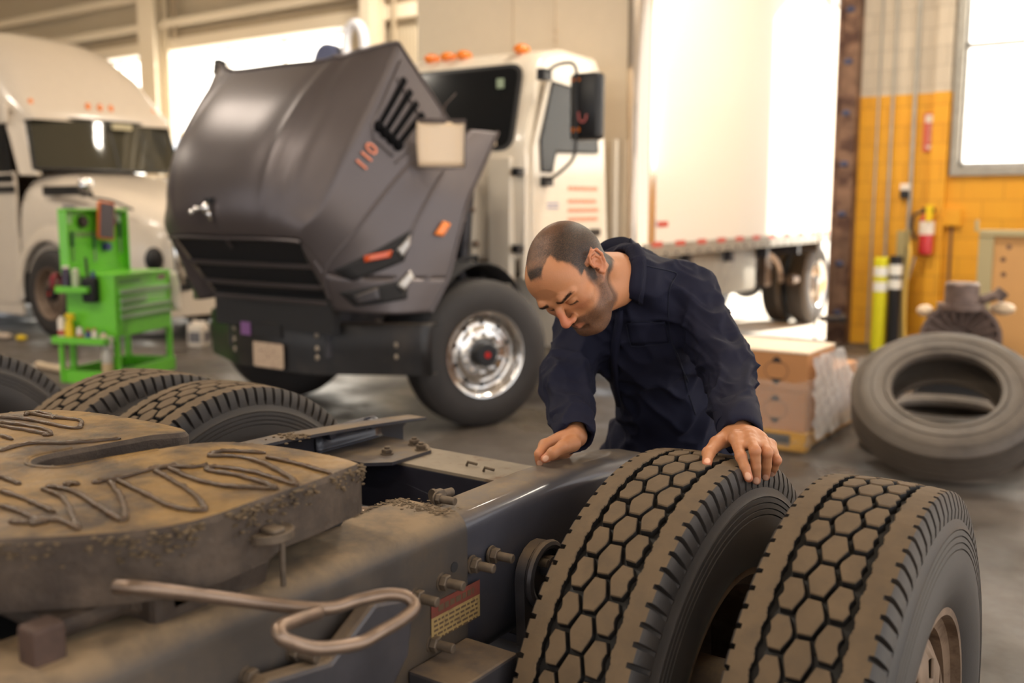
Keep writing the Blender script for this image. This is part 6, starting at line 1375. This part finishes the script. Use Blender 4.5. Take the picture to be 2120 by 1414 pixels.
D += limb_folds(Ls, Le, cP, .09, .0075, 10, 1.5, 11); D += limb_folds(Le, Lw, cP, .085, .0068, 15, 1.2, 21, -.2, .80)
D += limb_folds(Rs, Re, cP, .09, .0072, 11, -1.4, 31); D += limb_folds(Re, Rw, cP, .085, .0068, 15, -1.2, 41, -.2, .80)
loc = (cP-waist)@BM; tm = smooth(.30, .05, np.linalg.norm((cP-waist)-((cP-waist)@spn)[:, None]*spn, axis=1))
st_ = np.stack([loc[:, 0]*7+loc[:, 2]*3, loc[:, 1]*5+4, loc[:, 2]*4.5-loc[:, 0]*2.2], 1)
D += tm*(.009*(ridged(st_, 1.1, 51)*.8-.2)+.005*ridged(st_, 2.3, 57))*smooth(-.9, -.2, loc[:, 2]+.5)
D += .0035*ridged(cP, 13, 61)*smooth(.0,.1,cP[:,2])
for hp, kn in ((Lhip, Lkn), (Rhip, Rkn), (Lkn, Lan), (Rkn, Ran)): D += limb_folds(hp, kn, cP, .12, .010, 10, .5, 71)
cuff = np.zeros(len(cP))
cP2 = sm_iter(cP+cN*(D*1.45)[:, None], cQ, 1, .5)
co = npmesh('coverall', cP2-MO, cQ, M['cloth'], man)
from mathutils.bvhtree import BVHTree
bvh = BVHTree.FromPolygons([tuple(p) for p in cP2], [tuple(q) for q in cQ])
def oncloth(u, v, off=.003):
    d = Vector(_fw+_rt*(u-1060)/_F-_up*(v-707)/_F).normalized(); h = bvh.ray_cast(Vector(EYE), d)
    p = h[0] if h[0] else Vector(J(u, v, 2.5)); n = h[1] if h[0] else Vector(-_fw)
    if n.dot(d) > 0: n = -n
    return p+n*off-Vector(MO)
def seam(name, pts, r=.0013, n=6, off=.0012, closed=False):
    P2 = catmull([(u, v, 0) for u, v in pts], n, closed); b = MB(); b.tube([oncloth(p.x, p.y, off) for p in P2], r, seg=6, closed=closed); return b.build(name, M['cloth2'], co, smooth=180)
def cpatch(name, quad, nu=10, nv=8, off=.004, th=.004, m=None):
    (a, b0), (c0, d0) = quad; b = MB(); rr = []
    for i in range(nv+1):
        f = i/nv; rr.append([oncloth((a[0]*(1-g)+b0[0]*g)*(1-f)+(c0[0]*(1-g)+d0[0]*g)*f, (a[1]*(1-g)+b0[1]*g)*(1-f)+(c0[1]*(1-g)+d0[1]*g)*f, off) for g in frange(0, 1, nu)])
    b.grid(rr); o = b.build(name, m or M['cloth'], co, smooth=180); q = o.modifiers.new('t', 'SOLIDIFY'); q.thickness = th; q.offset = 0; return o
cpatch('pocket_flap', (((1299,667),(1377,665)),((1307,711),(1384,708))), off=.003)
seam('pocket_stitching', [(1300,667),(1340,664),(1374,666),(1379,674),(1385,702),(1382,709),(1350,713),(1312,714),(1305,708),(1299,676)], closed=True, off=.0055, r=.0009)
seam('placket_seam', [(1283,640),(1274,700),(1268,745),(1272,800),(1290,860)]); seam('yoke_seam', [(1334,549),(1362,556),(1395,563),(1402,570)])
seam('armhole_seam', [(1402,568),(1386,600),(1384,650),(1390,700),(1400,735),(1425,790)]); seam('side_seam', [(1395,715),(1412,760),(1424,810),(1440,860)])
for (u, v) in ((1278,694),(1271,750),(1276,806)):
    p = oncloth(u, v, .003); b = MB(); b.cyl(p, p+Vector(fro)*.002, .0065, seg=14); b.build('button', M['cloth2'], co)
# cuff bands
def cuffband(w, e, r):
    d = nrm(w-e); x_, y_, z_ = frame_from(Vector(d)); b = MB(); rows = []
    for t, rr_ in ((-.075, r+.0005), (-.073, r+.0025), (-.045, r+.002), (-.020, r+.0015), (-.014, r+.0), (-.013, r-.005)):
        rows.append([tuple(Vector(w-MO)+Vector(d)*t+x_*((rr_+.002*math.sin(3*k/30*2*PI))*math.cos(2*PI*k/30))+y_*((rr_*.92)*math.sin(2*PI*k/30))) for k in range(30)])
    b.grid(rows, closed=True); o = b.build('cuff', M['cloth'], co, smooth=60); q = o.modifiers.new('t', 'SOLIDIFY'); q.thickness = .003
cuffband(Lw, Le, .0485); cuffband(Rw, Re, .046)
# collar: a leaf folded over the shoulder and a band standing behind the neck
def jj(u, v, d): return Vector(J(u, v, d)-MO)
Iu = catmull([(1304,494,2.475),(1307,512,2.44),(1305,535,2.42),(1299,562,2.405),(1290,586,2.40),(1281,606,2.405)], 4)
Ou = catmull([(1305,493,2.48),(1319,507,2.46),(1333,529,2.44),(1336,556,2.43),(1335,592,2.43),(1331,630,2.45)], 4)
b = MB(); rows = []
for a, c in zip(Iu, Ou):
    oc = oncloth(c.x, c.y, .006); oc = oc if (Vector(EYE)-Vector(MO)-oc).length < 2.9 else jj(c.x, c.y, c.z)
    p0 = jj(a.x-3, a.y+5, a.z+.045); p1 = jj(a.x, a.y, a.z); mid = (p1+oc)/2+Vector(-_fw)*.010; rows.append([p0, p1, (p1+mid)/2+Vector(-_fw)*.004, mid, (mid+oc)/2+Vector(-_fw)*.002, oc])
b.grid(rows); o = b.build('collar_leaf', M['cloth'], co, smooth=180); q = o.modifiers.new('t', 'SOLIDIFY'); q.thickness = .003
b = MB(); T_ = catmull([(1238,508,2.60),(1252,498,2.585),(1270,492,2.56),(1290,490,2.52),(1304,494,2.475)], 4); B_ = catmull([(1243,520,2.585),(1256,516,2.57),(1272,514,2.54),(1290,518,2.50),(1302,526,2.455)], 4)
b.grid([[jj(c.x, c.y+8, c.z), jj((a.x+c.x)/2, (a.y+c.y)/2, (a.z+c.z)/2+.006), jj(a.x, a.y, a.z), jj(a.x+3, a.y+1, a.z+.015), jj(a.x+8, a.y+16, a.z+.035), jj(a.x+10, a.y+30, a.z+.045)] for a, c in zip(T_, B_)])
o = b.build('collar_band', M['cloth'], co, smooth=180); q = o.modifiers.new('t', 'SOLIDIFY'); q.thickness = .0025
seam('collar_stitching', [(1325,540),(1328,565),(1327,595),(1325,618)], r=.0008, off=.016)
b = MB(); b.grid([[oncloth(u0, v_, .006), oncloth((u0+u1)/2, v_, .010), oncloth(u1, v_, .006)] for v_, u0, u1 in ((640,1276,1292),(665,1274,1290),(700,1270,1284),(740,1266,1280),(790,1268,1280),(840,1280,1290))]); o = b.build('placket', M['cloth'], co, smooth=180); q = o.modifiers.new('t', 'SOLIDIFY'); q.thickness = .002
# boots
for an in (Lan, Ran):
    b = MB(); s2 = SDF(an-np.array([.2,.2,.12]), an+np.array([.2,.2,.1]), .008); s2.cap(an+np.array([0,0,.04]), an-np.array([0,0,.03]), .055, .05, k=.02); s2.ell(an+fh*.08-np.array([0,0,.045]), (.12,.055,.045), np.stack([fh, np.cross(dn, fh), dn], 1), k=.03); s2.ell(an-fh*.02-np.array([0,0,.05]), (.06,.05,.04), k=.02)
    P, Q = s2.mesh(); P[:, 2] = np.maximum(P[:, 2], .003); npmesh('boot', P-MO, Q, mat('boot_leather', (.02,.016,.013), .5), man)
# ---- short hair and stubble as fine strands lying on the scalp
def strands(name, mask, n, ln, wd, m, dirfn, lift=.35, seed=1):
    r_ = np.random.default_rng(seed); N_ = normals(hP, hQ); c = hP[hQ].mean(1); mk = mask[hQ].mean(1); ar = np.linalg.norm(np.cross(hP[hQ[:, 2]]-hP[hQ[:, 0]], hP[hQ[:, 3]]-hP[hQ[:, 1]]), axis=1)
    w_ = np.clip(mk, 0, 1)*ar; w_ /= w_.sum(); idx = r_.choice(len(hQ), n, p=w_); fr = r_.random((n, 2))[:, :, None]
    q = hP[hQ[idx]]; p = (q[:, 0]*(1-fr[:, 0])+q[:, 1]*fr[:, 0])*(1-fr[:, 1])+(q[:, 3]*(1-fr[:, 0])+q[:, 2]*fr[:, 0])*fr[:, 1]; nn = N_[hQ[idx, 0]]
    d = dirfn(p)+r_.normal(0, .25, (n, 3)); d -= nn*(d*nn).sum(1)[:, None]; d /= np.linalg.norm(d, axis=1)[:, None]+1e-9; d = d*(1-lift)+nn*lift; d /= np.linalg.norm(d, axis=1)[:, None]
    sd = np.cross(d, nn); sd /= np.linalg.norm(sd, axis=1)[:, None]+1e-9; L_ = ln*r_.uniform(.6, 1.2, (n, 1))
    V = np.stack([p-sd*wd-nn*.0003, p+sd*wd-nn*.0003, p+d*L_], 1).reshape(-1, 3); F = np.arange(3*n).reshape(-1, 3)
    return npmesh(name, V@HM.T+hc-MO, F, m, b_obj, smooth=0)
hm_ = mat('hair_brown', srgb(54,43,36), .45, spec=.6); hm2 = mat('brow_hair', srgb(34,24,20), .5)
strands('hair', hairm, 42000, .0056, .00014, hm_, lambda p: np.stack([p[:, 0]*1.5, p[:, 1]*0+.5-(p[:, 2] < .05)*.6, -np.ones(len(p))*.5*(p[:, 2] < .06)], 1), .16, 2)
strands('stubble', beard, 12000, .0028, .00012, hm_, lambda p: np.stack([p[:, 0]*0, p[:, 1]*0+.3, -np.ones(len(p))], 1), .4, 3)
strands('eyebrow', brow, 1600, .0060, .00018, hm2, lambda p: np.stack([np.sign(p[:, 0]), p[:, 0]*0, p[:, 0]*0+.35], 1), .25, 4)
